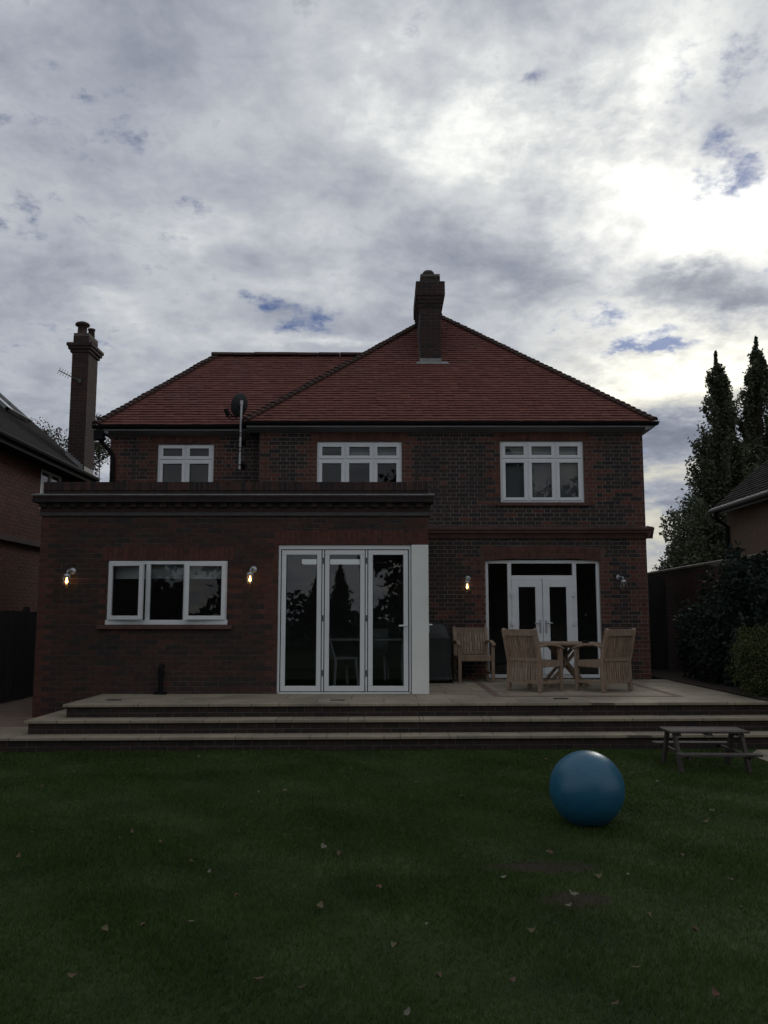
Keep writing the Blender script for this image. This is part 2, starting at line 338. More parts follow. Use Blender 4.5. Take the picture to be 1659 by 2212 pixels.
FENCEM = pmat('dark_fence', (.022, .022, .02), .9, .35, 4., .3, 40., stretch=(6, 6, .7), island=.25)
RUBBER = None

# ------------------------------------------------------------------ brickwork
def bricks(mb, O, U, N, width, height, holes=(), cls=None, start=0., row0=0, bond='flemish', mats=(1, 2), proud=.005, L=.225, Hc=.075):
    """courses of single bricks standing 5 mm proud of a mortar sheet (material 0); holes (u0,u1,v0,v1)"""
    O = Vector(O); U = Vector(U); N = Vector(N); V = Vector((0, 0, 1))
    us = sorted({0., width, *[min(max(h[0], 0), width) for h in holes], *[min(max(h[1], 0), width) for h in holes]})
    vs = sorted({0., height, *[min(max(h[2], 0), height) for h in holes], *[min(max(h[3], 0), height) for h in holes]})
    pt = lambda u, v, d=0.: O + U * u + V * v + N * d
    for i in range(len(us) - 1):
        for j in range(len(vs) - 1):
            um = (us[i] + us[i + 1]) / 2; vm = (vs[j] + vs[j + 1]) / 2
            if any(h[0] < um < h[1] and h[2] < vm < h[3] for h in holes): continue
            mb.poly([pt(us[i], vs[j]), pt(us[i + 1], vs[j]), pt(us[i + 1], vs[j + 1]), pt(us[i], vs[j + 1])], 0)
    g = .0052; H = L / 2
    for k in range(int(height / Hc + .02)):
        v0 = k * Hc + g; v1 = (k + 1) * Hc - g
        if v1 > height: v1 = height - .001
        segs = [(0., width)]
        for h in holes:
            if h[2] < v1 - .02 and h[3] > v0 + .02:
                ns = []
                for a, b in segs:
                    if h[1] <= a or h[0] >= b: ns.append((a, b)); continue
                    if h[0] > a: ns.append((a, h[0]))
                    if h[1] < b: ns.append((h[1], b))
                segs = ns
        for a, b in segs:
            # closer bricks: headers at odd ends keep the quoin toothed
            u = a - (0. if (k + row0) % 2 else (L * .5 if bond == 'stretcher' else L * .75))
            i = 0
            if bond == 'flemish' and (k + row0) % 2 == 0: i = 0
            while u < b - .02:
                ln = L if (bond == 'stretcher' or i % 2 == 0) else H
                x0 = max(u, a) + g; x1 = min(u + ln, b) - g
                if x1 - x0 > .02:
                    d = proud + random.uniform(-.0015, .0015)
                    mi = cls((x0 + x1) / 2, (v0 + v1) / 2, k, ln < L * .9) if cls else mats[0]
                    if mi is not None:
                        j = lambda: random.uniform(-.0016, .0016)
                        mb.hexa([pt(x0 + j(), v0 + j()), pt(x1 + j(), v0 + j()), pt(x1 + j(), v0 + j(), d), pt(x0 + j(), v0 + j(), d), pt(x0 + j(), v1 + j()), pt(x1 + j(), v1 + j()), pt(x1 + j(), v1 + j(), d), pt(x0 + j(), v1 + j(), d)], mi, skip=(4,) if False else ())
                u += ln; i += 1
def reveal(mb, x0, x1, z0, z1, Y, d, mi=0):
    mb.poly([(x0, Y, z0), (x0, Y + d, z0), (x0, Y + d, z1), (x0, Y, z1)], mi)
    mb.poly([(x1, Y, z0), (x1, Y, z1), (x1, Y + d, z1), (x1, Y + d, z0)], mi)
    mb.poly([(x0, Y, z1), (x0, Y + d, z1), (x1, Y + d, z1), (x1, Y, z1)], mi)
    mb.poly([(x0, Y, z0), (x1, Y, z0), (x1, Y + d, z0), (x0, Y + d, z0)], mi)
def soldiers(mb, x0, x1, z0, z1, Y, w=.075, proud=.006, mi=1, depth=.02):
    n = max(1, round((x1 - x0) / w)); w = (x1 - x0) / n
    for i in range(n):
        d = proud + random.uniform(-.002, .002)
        mb.box(x0 + i * w + .004, x0 + (i + 1) * w - .004, Y - d, Y + depth, z0 + .004, z1 - .004, mi)
def courses(mb, O, Uv, Sv, smax, uL, uR, mi=0, gauge=.1, w=.166, th=.022, step=1.):
    """plain tiles laid course by course up a slope; every tile a thin wedge of its own"""
    O = Vector(O); Uv = Vector(Uv); Sv = Vector(Sv); Nv = Uv.cross(Sv).normalized()
    n = int(smax / gauge)
    for k in range(n + 1):
        s0 = k * gauge; s1 = min(s0 + gauge * 1.35, smax + .02)
        a, b = uL(s0), uR(s0)
        if b - a < .03: break
        u = a - (w / 2 if k % 2 else 0) - random.uniform(0, .004)
        while u < b:
            x0 = max(u, a) + .0012; x1 = min(u + w, b) - .0012
            if x1 - x0 > .012:
                lift = th * 1.35 + random.uniform(-.003, .004); sl = random.uniform(-.004, .004); t2 = random.uniform(-.002, .002)
                P = lambda x, s, d: O + Uv * x + Sv * s + Nv * d
                mb.hexa([P(x0, s0 + sl, lift - .014), P(x1, s0 + sl, lift - .014 + t2), P(x1, s1, -.004), P(x0, s1, -.004),
                         P(x0, s0 + sl, lift), P(x1, s0 + sl, lift + t2), P(x1, s1, .006), P(x0, s1, .006)], mi)
            u += w
def bonnets(mb, A, B, n, mi=0, r=.1, flat=False, ln=1.9):
    A = Vector(A); B = Vector(B); d = (B - A) / n; D = d.normalized(); side = D.cross(Vector((0, 0, 1))).normalized(); up = side.cross(D).normalized()
    for k in range(n):
        p = A + d * k + up * random.uniform(-.004, .006); q = p + d * (1. if flat else ln)
        rings = []
        for c, rr, lift in ((p, r * 1.05, .032 if not flat else .01), (q, r * (.72 if not flat else 1), -.004 if not flat else .01)):
            ring = []
            for i in range(7):
                t = math.pi * (i / 6); ring.append(c + side * math.cos(t) * rr + up * (math.sin(t) * rr * .62 + lift - rr * .25))
            rings.append(ring)
        g = D * (.006 if flat else 0)
        for i in range(6): mb.poly([rings[0][i] + g, rings[0][i + 1] + g, rings[1][i + 1] - g, rings[1][i] - g], mi)
        mb.poly([x + g for x in rings[0]], mi)
# ------------------------------------------------------------------ ground
PATCH = [(1.02, 5.78, .34, .11), (1.10, 5.14, .19, .13)]
def bare_earth(m):
    nt = m.node_tree; N = nt.nodes.new; L = nt.links.new; b = nt.nodes['Principled BSDF']; src = b.inputs['Base Color'].links[0].from_socket
    tc = N('ShaderNodeTexCoord'); nz = N('ShaderNodeTexNoise'); L(tc.outputs['Object'], nz.inputs['Vector']); nz.inputs['Scale'].default_value = 7; nz.inputs['Detail'].default_value = 8; nz.inputs['Roughness'].default_value = .7
    sp = N('ShaderNodeSeparateXYZ'); L(tc.outputs['Object'], sp.inputs[0]); acc = None
    def mm(op, x, y):
        n = N('ShaderNodeMath'); n.operation = op
        for i, q in enumerate((x, y)):
            if isinstance(q, (int, float)): n.inputs[i].default_value = q
            else: L(q, n.inputs[i])
        return n.outputs[0]
    for px, py, ra, rb in PATCH:
        u = mm('DIVIDE', mm('SUBTRACT', sp.outputs[0], px), ra * 1.25); v = mm('DIVIDE', mm('SUBTRACT', sp.outputs[1], py), rb * 1.25)
        r = mm('ADD', mm('MULTIPLY', u, u), mm('MULTIPLY', v, v)); acc = r if acc is None else mm('MINIMUM', acc, r)
    acc = mm('ADD', acc, mm('MULTIPLY', mm('SUBTRACT', nz.outputs[0], .5), 2.2))
    mr = N('ShaderNodeMapRange'); L(acc, mr.inputs[0]); mr.inputs[1].default_value = .5; mr.inputs[2].default_value = 1.2; mr.inputs[3].default_value = 1; mr.inputs[4].default_value = 0
    mx = N('ShaderNodeMix'); mx.data_type = 'RGBA'; L(mr.outputs[0], mx.inputs[0]); L(src, mx.inputs[6]); mx.inputs[7].default_value = (.031, .025, .017, 1); L(mx.outputs[2], b.inputs['Base Color'])
bare_earth(GBASE)
lw = MB(); n = 60
lw.poly([(-400, -400, 0), (400, -400, 0), (400, 400, 0), (-400, 400, 0)])
lawn = tag(lw.build('lawn', GBASE), kind='structure')

E_, M_, Rc = 12.75, 15.75, 16.05                    # wall planes: extension, main house, recessed bay
TY = lambda x, y0: y0 + .035 * x                     # the steps run very slightly out of square
def steps():
    b = MB()
    b.poly([(-4.1, TY(-4.1, 11.31), .5), (5.4, TY(5.4, 11.31), .5), (5.4, 15.75, .5), (-4.1, 15.75, .5)][:4])
    o = b.build('terrace', PAVE); tag(o, kind='structure')
    def edge(x0, x1, y0, z, name, back, left=False):
        # slab tread with a projecting nosing, then the brick riser under it
        m = MB(); x = x0
        while x < x1 - .01:
            xe = min(x + random.choice((.6, .9, .75)), x1)
            m.hexa([(x + .002, TY(x, y0), z - .032), (xe - .002, TY(xe, y0), z - .032), (xe - .002, back, z - .032), (x + .002, back, z - .032),
                    (x + .002, TY(x, y0), z + .004), (xe - .002, TY(xe, y0), z + .004), (xe - .002, back, z + .004), (x + .002, back, z + .004)])
            x = xe
        tag(m.build(name, PAVE, bevel=.006), kind='structure')
        r = MB(); h = .135
        L_ = x1 - x0 - .04; ang = math.atan(.035); Uv = Vector((math.cos(ang), math.sin(ang), 0)); Nv = Vector((Uv.y, -Uv.x, 0))
        bricks(r, (x0 + .04, TY(x0 + .04, y0 + .045), z - .167 - .02), Uv, Nv, L_ / Uv.x, .156, row0=1, bond='stretcher', Hc=.078)
        # left return of the step
        bricks(r, (x0 + .04, y0 + 1.6, z - .187), (0, -1, 0), (-1, 0, 0), 1.6 - .05, .156, bond='stretcher', Hc=.078)
        tag(r.build('step_riser', [MORTD, RISER]), kind='structure')
    edge(-4.1, 5.4, 11.30, .5, 'terrace_edge', 11.75)
    edge(-4.45, 5.4, 10.99, .333, 'step', 12.74)
    edge(-7.6, 5.4, 10.69, .167, 'step', 11.6)
    p = MB(); p.poly([(-7.6, 11.55, .165), (-4.3, 11.55, .165), (-4.3, 22, .165), (-7.6, 22, .165)])
    tag(p.build('path', PAVEB), kind='structure')
    # brick border laid in the terrace around the seating
    q = MB()
    for x0, x1, y0, y1 in ((1.55, 1.66, 12.30, 15.7), (4.12, 4.23, 12.30, 15.7), (1.66, 4.12, 12.30, 12.41)):
        q.poly([(x0, y0, .504), (x1, y0, .504), (x1, y1, .504), (x0, y1, .504)])
    tag(q.build('paving_border', PAVEB), kind='structure')
    s = MB(); s.poly([(4.3, 9.2, .005), (7.5, 9.2, .005), (7.5, 10.74, .005), (4.55, 10.74, .005), (4.30, 10.35, .005)])
    tag(s.build('side_path', PAVE), kind='structure')
    k = MB(); k.poly([(5.06, 11.45, .52), (6.15, 11.45, .52), (6.15, 22, .5), (5.06, 22, .5)])
    tag(k.build('flower_bed', SOIL), kind='structure')
steps()

# ------------------------------------------------------------------ the house
house = thing('house', 'two storey red brick house with hipped clay tile roof and flat roofed extension', 'house', (0, M_, .5))
FX = Vector((1, 0, 0)); FN = Vector((0, -1, 0))
def gridwin(parent, name, x0, x1, z0, z1, Y, cols, rows, sash=True, fw=.05, sill=False, blind=None, mats=UPVC, label=None):
    """casement window: frame bars, inner sash frames, one sheet of panes"""
    m = MB(); yf = Y + .03; d = .07
    m.box(x0, x1, yf, yf + d, z1 - fw, z1); m.box(x0, x1, yf, yf + d, z0, z0 + fw)
    m.box(x0, x0 + fw, yf, yf + d, z0 + fw, z1 - fw); m.box(x1 - fw, x1, yf, yf + d, z0 + fw, z1 - fw)
    xs = [x0 + fw / 2] + list(cols) + [x1 - fw / 2]; zs = [z0 + fw / 2] + list(rows) + [z1 - fw / 2]
    for c in cols: m.box(c - fw / 2, c + fw / 2, yf + .002, yf + d, z0 + fw, z1 - fw)
    for r in rows: m.box(x0 + fw, x1 - fw, yf + .004, yf + d, r - fw / 2, r + fw / 2)
    w = m.build(name, mats, parent, bevel=.004)
    if label: w['label'] = label
    pn = MB(); ss = MB()
    for i in range(len(xs) - 1):
        for j in range(len(zs) - 1):
            a, b, c, e = xs[i] + fw / 2 + .003, xs[i + 1] - fw / 2 - .003, zs[j] + fw / 2 + .003, zs[j + 1] - fw / 2 - .003
            if sash:
                k = .045
                ss.box(a - .012, b + .012, yf - .016, yf + .03, e - k, e + .012); ss.box(a - .012, b + .012, yf - .016, yf + .03, c - .012, c + k)
                ss.box(a - .012, a + k, yf - .016, yf + .03, c + k, e - k); ss.box(b - k, b + .012, yf - .016, yf + .03, c + k, e - k)
            pn.poly([(a, yf + .035, c), (b, yf + .035, c), (b, yf + .035, e), (a, yf + .035, e)])
    if sash: ss.build('sash', mats, w, bevel=.004)
    pn.build('pane', GLASS, w)
    if sill:
        s = MB(); s.box(x0 - .09, x1 + .09, Y - .05, Y + .03, z0 - .065, z0); s.build('sill', sill, w, bevel=.006)
    if blind:
        for bx0, bx1, bz0, bz1, bm in blind:
            b = MB(); k = 9
            for i in range(k):                                  # soft vertical folds
                t0, t1 = bx0 + (bx1 - bx0) * i / k, bx0 + (bx1 - bx0) * (i + 1) / k
                b.poly([(t0, Y + .16 + .006 * (i % 2), bz0), (t1, Y + .16 + .006 * ((i + 1) % 2), bz0), (t1, Y + .16 + .006 * ((i + 1) % 2), bz1), (t0, Y + .16 + .006 * (i % 2), bz1)])
            b.build('blind', bm, w)
    return w

# --- main front wall
HX0, HX1, HZ0 = -2.32, 4.83, .30
W2 = (-1.25, .33, 3.75, 4.87); W3 = (2.165, 3.715, 3.72, 4.88); FD = (1.86, 3.955, .5, 2.675); W1 = (-4.30, -3.235, 3.75, 4.90)
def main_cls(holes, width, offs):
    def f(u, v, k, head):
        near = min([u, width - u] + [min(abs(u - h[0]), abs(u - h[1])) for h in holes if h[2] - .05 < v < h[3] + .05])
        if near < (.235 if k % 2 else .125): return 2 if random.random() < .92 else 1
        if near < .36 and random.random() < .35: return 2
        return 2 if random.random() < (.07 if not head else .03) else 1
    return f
mw = MB()
wd = HX1 - HX0; hs = [(w[0] - HX0, w[1] - HX0, w[2] - HZ0, w[3] - HZ0) for w in (W2, W3, FD)]
hs2 = hs + [(-.1, .60 - HX0, -.1, 2.85)]
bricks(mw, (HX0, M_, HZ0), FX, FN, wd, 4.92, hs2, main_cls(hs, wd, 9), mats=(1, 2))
for w in (W2, W3, FD): reveal(mw, w[0], w[1], w[2], w[3], M_, .14, 0)
# return of the bay towards the recessed part, side and back walls
bricks(mw, (HX0, Rc, 3.0), (0, -1, 0), (-1, 0, 0), Rc - M_, 2.2, (), lambda u, v, k, h: 1)
mw.poly([(HX1, M_, .3), (HX1, 22.3, .3), (HX1, 22.3, 5.22), (HX1, M_, 5.22)], 0); mw.poly([(-5.2, 22.3, .1), (HX1, 22.3, .1), (HX1, 22.3, 5.22), (-5.2, 22.3, 5.22)], 0)
for w in (W2, W3): soldiers(mw, w[0] - .12, w[1] + .12, w[3] + .002, 5.09, M_, mi=2, proud=.008)
# segmental arch of two rings over the french doors
ac = (FD[0] + FD[1]) / 2; hw = (FD[1] - FD[0]) / 2 + .02; rise = .05; Ra = (hw * hw + rise * rise) / (2 * rise); zc = 2.64 + rise - Ra
for ring in range(2):
    r0 = Ra + ring * .112; t = math.asin((hw + .04 * ring) / r0); n = 27
    for i in range(n):
        hf = .5 * ring; a0 = max(-t, -t + 2 * t * (i - hf) / n) + .0011; a1 = -t + 2 * t * (i + 1 - hf) / n - .0011; d = .016 + random.uniform(-.002, .002)
        P = lambda a, r, y: (ac + math.sin(a) * r, y, zc + math.cos(a) * r)
        mw.hexa([P(a0, r0 + .004, M_ - d), P(a1, r0 + .004, M_ - d), P(a1, r0 + .004, M_ + .03), P(a0, r0 + .004, M_ + .03), P(a0, r0 + .107, M_ - d), P(a1, r0 + .107, M_ - d), P(a1, r0 + .107, M_ + .03), P(a0, r0 + .107, M_ + .03)], 2)
bk = [(ac + math.sin(a) * (Ra + .235), M_ - .0075, zc + math.cos(a) * (Ra + .235)) for a in np.linspace(-t - .008, t + .008, 15)]
fk = [(ac + math.sin(a) * (Ra - .002), M_ - .0075, zc + math.cos(a) * (Ra - .002)) for a in np.linspace(t, -t, 15)]
mw.poly(bk + fk, 3)
mw.build('front_wall', [MORT, DARK, RED, MORTR], house)
# --- recessed bay on the left, above the extension
rw = MB(); RX0 = -5.2; rwid = HX0 - RX0
bricks(rw, (RX0, Rc, 3.0), FX, FN, rwid, 2.21, [(W1[0] - RX0, W1[1] - RX0, W1[2] - 3, W1[3] - 3)], main_cls([(W1[0] - RX0, W1[1] - RX0, .7, 1.9), (0, .01, 0, 3)], rwid + 1, 9), mats=(1, 2))
reveal(rw, *W1, Rc, .14, 0); soldiers(rw, W1[0] - .12, W1[1] + .12, W1[3] + .002, 5.10, Rc, mi=2, proud=.008)
bricks(rw, (RX0, 19.5, 3.0), (0, -1, 0), (-1, 0, 0), 3.45, 2.2, (), lambda u, v, k, h: 1)
rw.poly([(RX0, Rc, .1), (RX0, 22.3, .1), (RX0, 22.3, 3.0), (RX0, Rc, 3.0)], 0)
rw.build('bay_wall', [MORT, DARK, RED], house)
# --- moulded string course
sc = MB(); prof = [(0, 3.05), (.03, 3.05), (.045, 3.10), (.07, 3.14), (.10, 3.15), (.10, 3.185), (.125, 3.205), (.125, 3.245), (0, 3.275)]
sc.extrude(prof, (.70, M_, 0), (HX1 + .115, M_, 0), (0, -1, 0), (0, 0, 1)); sc.extrude(prof, (HX1, M_ - .11, 0), (HX1, 22.3, 0), (1, 0, 0), (0, 0, 1))
sc.build('string_course', pmat('moulded_red_brick', (.085, .042, .035), .85, .3, 5., .2, 60.), house)
# --- eaves: coved soffit, fascia, gutter
EY, EZ, EYL = 15.53, 5.20, 15.83; EXL, EXR, EXLL = -2.56, 5.0, -5.43; PT = .897
sf = MB()
prof = [(0, 0), (-.23, .10), (-.23, .135), (0, .135)]
sf.extrude([(-.0, 5.04), (.19, 5.10), (.21, 5.10), (.21, 5.19), (0, 5.19)], (HX0 - .22, M_, 0), (HX1, M_, 0), (0, -1, 0), (0, 0, 1))
sf.extrude([(0, 5.04), (.17, 5.10), (.17, 5.19), (0, 5.19)], (HX1, M_ - .21, 0), (HX1, 22.3, 0), (1, 0, 0), (0, 0, 1))
sf.extrude([(0, 5.04), (.19, 5.10), (.21, 5.10), (.21, 5.19), (0, 5.19)], (-5.42, Rc, 0), (HX0 - .22, Rc, 0), (0, -1, 0), (0, 0, 1))
sf.extrude([(0, 5.04), (.2, 5.10), (.22, 5.19), (0, 5.19)], (RX0, Rc - .2, 0), (RX0, 22.3, 0), (-1, 0, 0), (0, 0, 1))
sf.build('soffit', SHADEDP, house)
gu = MB()
def gutter(a, b, out):
    pr = []
    for i in range(9):
        t = math.pi * i / 8; pr.append((-.06 * math.cos(t), -.06 * math.sin(t) * 1.1))
    for i in range(8, -1, -1):
        t = math.pi * i / 8; pr.append((-.052 * math.cos(t), -.052 * math.sin(t) * 1.1))
    gu.extrude(pr, a, b, out, (0, 0, 1))
gutter((EXL - .05, EY + .0, EZ - .005), (EXR + .06, EY, EZ - .005), (0, -1, 0)); gutter((EXLL - .05, EYL, EZ - .005), (EXL, EYL, EZ - .005), (0, -1, 0)); gutter((EXR + .015, EY - .06, EZ - .005), (EXR + .015, 22.3, EZ - .005), (1, 0, 0))
gu.build('gutter', BLACKP, house)
dp = MB(); x = -5.12
dp.tube([(-5.36, EYL, 5.15), (-5.36, EYL + .01, 5.0), (-5.30, EYL + .08, 4.86), (-5.16, Rc - .075, 4.70), (x, Rc - .075, 4.60), (x, Rc - .075, 3.5)], .042, 10)
dp.box(-5.44, -5.27, EYL - .06, EYL + .09, 4.92, 5.1); dp.tube([(x, Rc - .075, 4.30), (x, Rc - .075, 4.24)], .052, 10)
dp.build('downpipe', BLACKP, house)

# --- roof
hh = (EXR - EXL) / 2; AX, AY, AZ = (EXL + EXR) / 2, EY + hh, EZ + hh * PT
sl1 = math.sqrt(1 + PT * PT); S1 = Vector((0, 1, PT)).normalized()
LRY, LRZ, LRX = 18.11, 5.20 + 2.28 * PT, -3.62; hl = LRX - EXLL; runL = LRY - EYL
chb = (.76, 1.19, 17.40, 18.76)                     # chimney footprint
rf = MB(); smax = hh * sl1
courses(rf, (EXL, EY - .03, EZ - .01), (1, 0, 0), S1, smax, lambda s: max(0, s / sl1), lambda s: 2 * hh - s / sl1, 0)
courses(rf, (EXLL, EYL - .03, EZ - .01), (1, 0, 0), S1, runL * sl1, lambda s: s / sl1 * hl / runL, lambda s: (EXL - EXLL) + s / sl1 + .02, 0)
u_ = .014                                           # underlay just below the tiles closes the roof
rf.poly([(EXL, EY, EZ - u_), (EXR, EY, EZ - u_), (AX, AY, AZ - u_)], 1)
rf.poly([(EXLL, EYL, EZ - u_), (EXL, EYL, EZ - u_), (EXL + runL, LRY, LRZ - u_), (LRX, LRY, LRZ - u_)], 1)
rf.poly([(EXR, EY, EZ - u_), (EXR, 22.5, EZ - u_), (AX, 22.5, AZ - u_), (AX, AY, AZ - u_)], 1); rf.poly([(EXL, EY, EZ - u_), (AX, AY, AZ - u_), (AX, 22.5, AZ - u_), (EXL, 22.5, EZ - u_)], 1)
rf.poly([(LRX, LRY, LRZ - u_), (EXL + runL, LRY, LRZ - u_), (EXL + runL, 20.5, 5.2), (EXLL, 20.5, 5.2)], 1); rf.poly([(EXLL, EYL, EZ - u_), (LRX, LRY, LRZ - u_), (EXLL, 20.5, 5.2)], 1)
roof = rf.build('roof', [TILE, TILEP], house)
hp = MB(); nh = int(smax / .1)
bonnets(hp, (EXL, EY, EZ + .02), (AX, AY, AZ + .02), nh); bonnets(hp, (EXR, EY, EZ + .02), (AX, AY, AZ + .02), nh)
bonnets(hp, (EXLL, EYL, EZ + .02), (LRX, LRY, LRZ + .02), int(runL * sl1 / .1))
hp.build('hip_tiles', TILED, roof)
rd = MB(); bonnets(rd, (LRX - .12, LRY, LRZ + .03), (EXL + runL + .25, LRY, LRZ + .02), 8, 0, .13, True); rd.build('ridge_tiles', TILED, roof)
rd = MB(); bonnets(rd, (AX, AY - .1, AZ + .03), (AX, 22.5, AZ + .03), 8, 0, .13, True); rd.build('ridge_tiles', TILED, roof)
# --- roof chimney: deep narrow stack with stepped corbels
def stack(x0, x1, y0, y1, z0, zc, zt, steps_, capz, m, cls=None):
    """shaft z0..zc, corbels oversailing by steps_, head up to zt, cap courses to capz"""
    def ring(e, za, zb):
        h = zb - za
        for O, U, Nn, wdt in (((x0 - e, y0 - e, za), (1, 0, 0), (0, -1, 0), x1 - x0 + 2 * e), ((x0 - e, y1 + e, za), (0, -1, 0), (-1, 0, 0), y1 - y0 + 2 * e), ((x1 + e, y0 - e, za), (0, 1, 0), (1, 0, 0), y1 - y0 + 2 * e), ((x1 + e, y1 + e, za), (-1, 0, 0), (0, 1, 0), x1 - x0 + 2 * e)):
            bricks(m, O, U, Nn, wdt, h, bond='stretcher', row0=int(za / .075), mats=(1, 1))
        m.poly([(x0 - e, y0 - e, zb), (x1 + e, y0 - e, zb), (x1 + e, y1 + e, zb), (x0 - e, y1 + e, zb)], 0); m.poly([(x0 - e, y0 - e, za), (x1 + e, y0 - e, za), (x1 + e, y1 + e, za), (x0 - e, y1 + e, za)], 0)
    ring(0, z0, zc); z = zc
    for e in steps_: ring(e, z, z + .075); z += .075
    ring(steps_[-1], z, zt) if zt > z + .07 else None
    return ring
ck = MB(); x0, x1, y0, y1 = chb
ring = stack(x0, x1, y0, y1, 6.6, 8.10, 8.63, (.02, .04, .06, .085), 8.8, ck); ring(-.01, 8.63, 8.825)
chim = ck.build('chimney', [MORTD, SOOT], roof)
cl = MB()
cl.lathe([(.125, 0), (.135, .02), (.12, .05), (.105, .10), (.13, .13), (.128, .16), (.10, .20), (.05, .215), (0, .217)], (.955, 17.75, 8.815), 20)
cl.build('chimney_pot', pmat('sooty_pot', (.04, .035, .034), .8, .3), roof, smooth=True)
fl = MB(); n_ = S1.cross(Vector((1, 0, 0))).normalized() * -1; n_ = Vector((0, -PT, 1)).normalized()
sb = Vector((0, y0, EZ + (y0 - EY) * PT))
fl.box(x0 - .015, x1 + .015, y0 - .022, y0, sb.z - .08, sb.z + .10)
A = sb + n_ * .036 - S1 * .12
fl.hexa([Vector((x0 - .10, 0, 0)) + A, Vector((x1 + .17, 0, 0)) + A, Vector((x1 + .12, 0, 0)) + A + S1 * .11, Vector((x0 - .06, 0, 0)) + A + S1 * .11] + [Vector((x0 - .10, 0, 0)) + A + n_ * .008, Vector((x1 + .17, 0, 0)) + A + n_ * .008, Vector((x1 + .12, 0, 0)) + A + S1 * .11 + n_ * .008, Vector((x0 - .06, 0, 0)) + A + S1 * .11 + n_ * .008])
for k in range(13):                                # stepped side flashing
    ya = y0 + k * .1; za = EZ + (ya - EY) * PT
    for xx in (x0 - .012, x1 + .012 - .006): fl.box(xx, xx + .006, ya, ya + .11, za - .02, za + .11 + .03)
fl.box(x0 - .2, x0, y1 - .25, y1 - .12, EZ + (y1 - .25 - EY) * PT + .02, EZ + (y1 - .25 - EY) * PT + .05)
fl.build('flashing', LEADP, roof)

# --- upper windows
W3c = [W3[0] + (W3[1] - W3[0]) / 3, W3[0] + 2 * (W3[1] - W3[0]) / 3]
gridwin(house, 'window', *W3, M_, W3c, [4.545], sill=TERRA, blind=[(W3[0] + .03, W3[1] - .03, 3.74, 4.56, BLIND), (W3[0] + .03, W3[1] - .03, 4.57, 4.72, BLINDL), (W3[0] + .03, W3[1] - .03, 4.73, 4.87, BLIND)], label='six pane window with grey blinds drawn')
W2c = [W2[0] + (W2[1] - W2[0]) / 3, W2[0] + 2 * (W2[1] - W2[0]) / 3]
gridwin(house, 'window', *W2, M_, W2c, [4.535], blind=[(W2[0] + .55, W2[1] - .03, 4.56, 4.70, BLINDL), (W2[0] + .55, W2[1] - .03, 4.70, 4.86, BLIND)], label='six pane window half hidden by the parapet')
gridwin(house, 'window', *W1, Rc, [(W1[0] + W1[1]) / 2], [4.58], label='four pane window in the recessed bay')

# --- french doors with side lights and a top light
fd = MB(); yf = M_ + .05; a, b, c, e = FD[0], FD[1], .52, 2.655
fw = .055
fd.box(a, b, yf, yf + .07, e - .06, e); fd.box(a, b, yf, yf + .07, c, c + .06); fd.box(a, a + fw, yf, yf + .07, c + .06, e - .06); fd.box(b - fw, b, yf, yf + .07, c + .06, e - .06)
m1, m2, tz = 2.305, 3.50, 2.335
for q in (m1, m2): fd.box(q - .035, q + .035, yf - .004, yf + .07, c + .06, e - .06)
fd.box(m1 + .035, m2 - .035, yf - .002, yf + .07, tz - .03, tz + .04)
frd = fd.build('french_doors', UPVC, house, bevel=.004)
pn = MB()
for r in ((a + fw, m1 - .035, c + .06, e - .06), (m2 + .035, b - fw, c + .06, e - .06), (m1 + .035, m2 - .035, tz + .04, e - .06)):
    pn.poly([(r[0], yf + .04, r[2]), (r[1], yf + .04, r[2]), (r[1], yf + .04, r[3]), (r[0], yf + .04, r[3])])
pn.build('pane', GLASS, frd)
mid = (m1 + m2) / 2
for x0_, x1_ in ((m1 + .036, mid - .004), (mid + .004, m2 - .036)):
    d = MB(); z0_, z1_ = c + .062, tz - .033; k = .125; y_ = yf - .02
    d.box(x0_, x1_, y_, y_ + .05, z1_ - .14, z1_); d.box(x0_, x1_, y_, y_ + .05, z0_, z0_ + .17); d.box(x0_, x0_ + k, y_, y_ + .05, z0_ + .17, z1_ - .14); d.box(x1_ - k, x1_, y_, y_ + .05, z0_ + .17, z1_ - .14)
    for za in (z0_ + .16, (z0_ + z1_) / 2 + .02, z1_ - .32):       # hinges on the outer stile
        hx = x0_ if x0_ < 2.5 else x1_
        d.tube([(hx, y_ - .012, za), (hx, y_ - .012, za + .10)], .018, 8); d.box(hx - .035, hx + .035, y_ - .01, y_, za + .015, za + .085)
    d.build('door_leaf', UPVC, frd, bevel=.004)
    g = MB(); g.poly([(x0_ + k, y_ + .025, z0_ + .17), (x1_ - k, y_ + .025, z0_ + .17), (x1_ - k, y_ + .025, z1_ - .14), (x0_ + k, y_ + .025, z1_ - .14)]); g.build('pane', GLASS, frd)
    h = MB(); sx = (x1_ - .05) if x0_ < 2.5 else (x0_ + .05); sg = -1 if x0_ < 2.5 else 1
    h.box(sx - .018, sx + .018, y_ - .012, y_, 1.33, 1.56); h.tube([(sx, y_ - .01, 1.51), (sx, y_ - .055, 1.51), (sx + sg * .11, y_ - .058, 1.505)], .011, 8); h.lathe([(0, 0), (.014, 0), (.014, .012), (0, .012)], (sx, y_ - .01, 1.39), 10, 0, Matrix.Rotation(R(90), 3, 'X'))
    h.build('handle', GALV, frd)

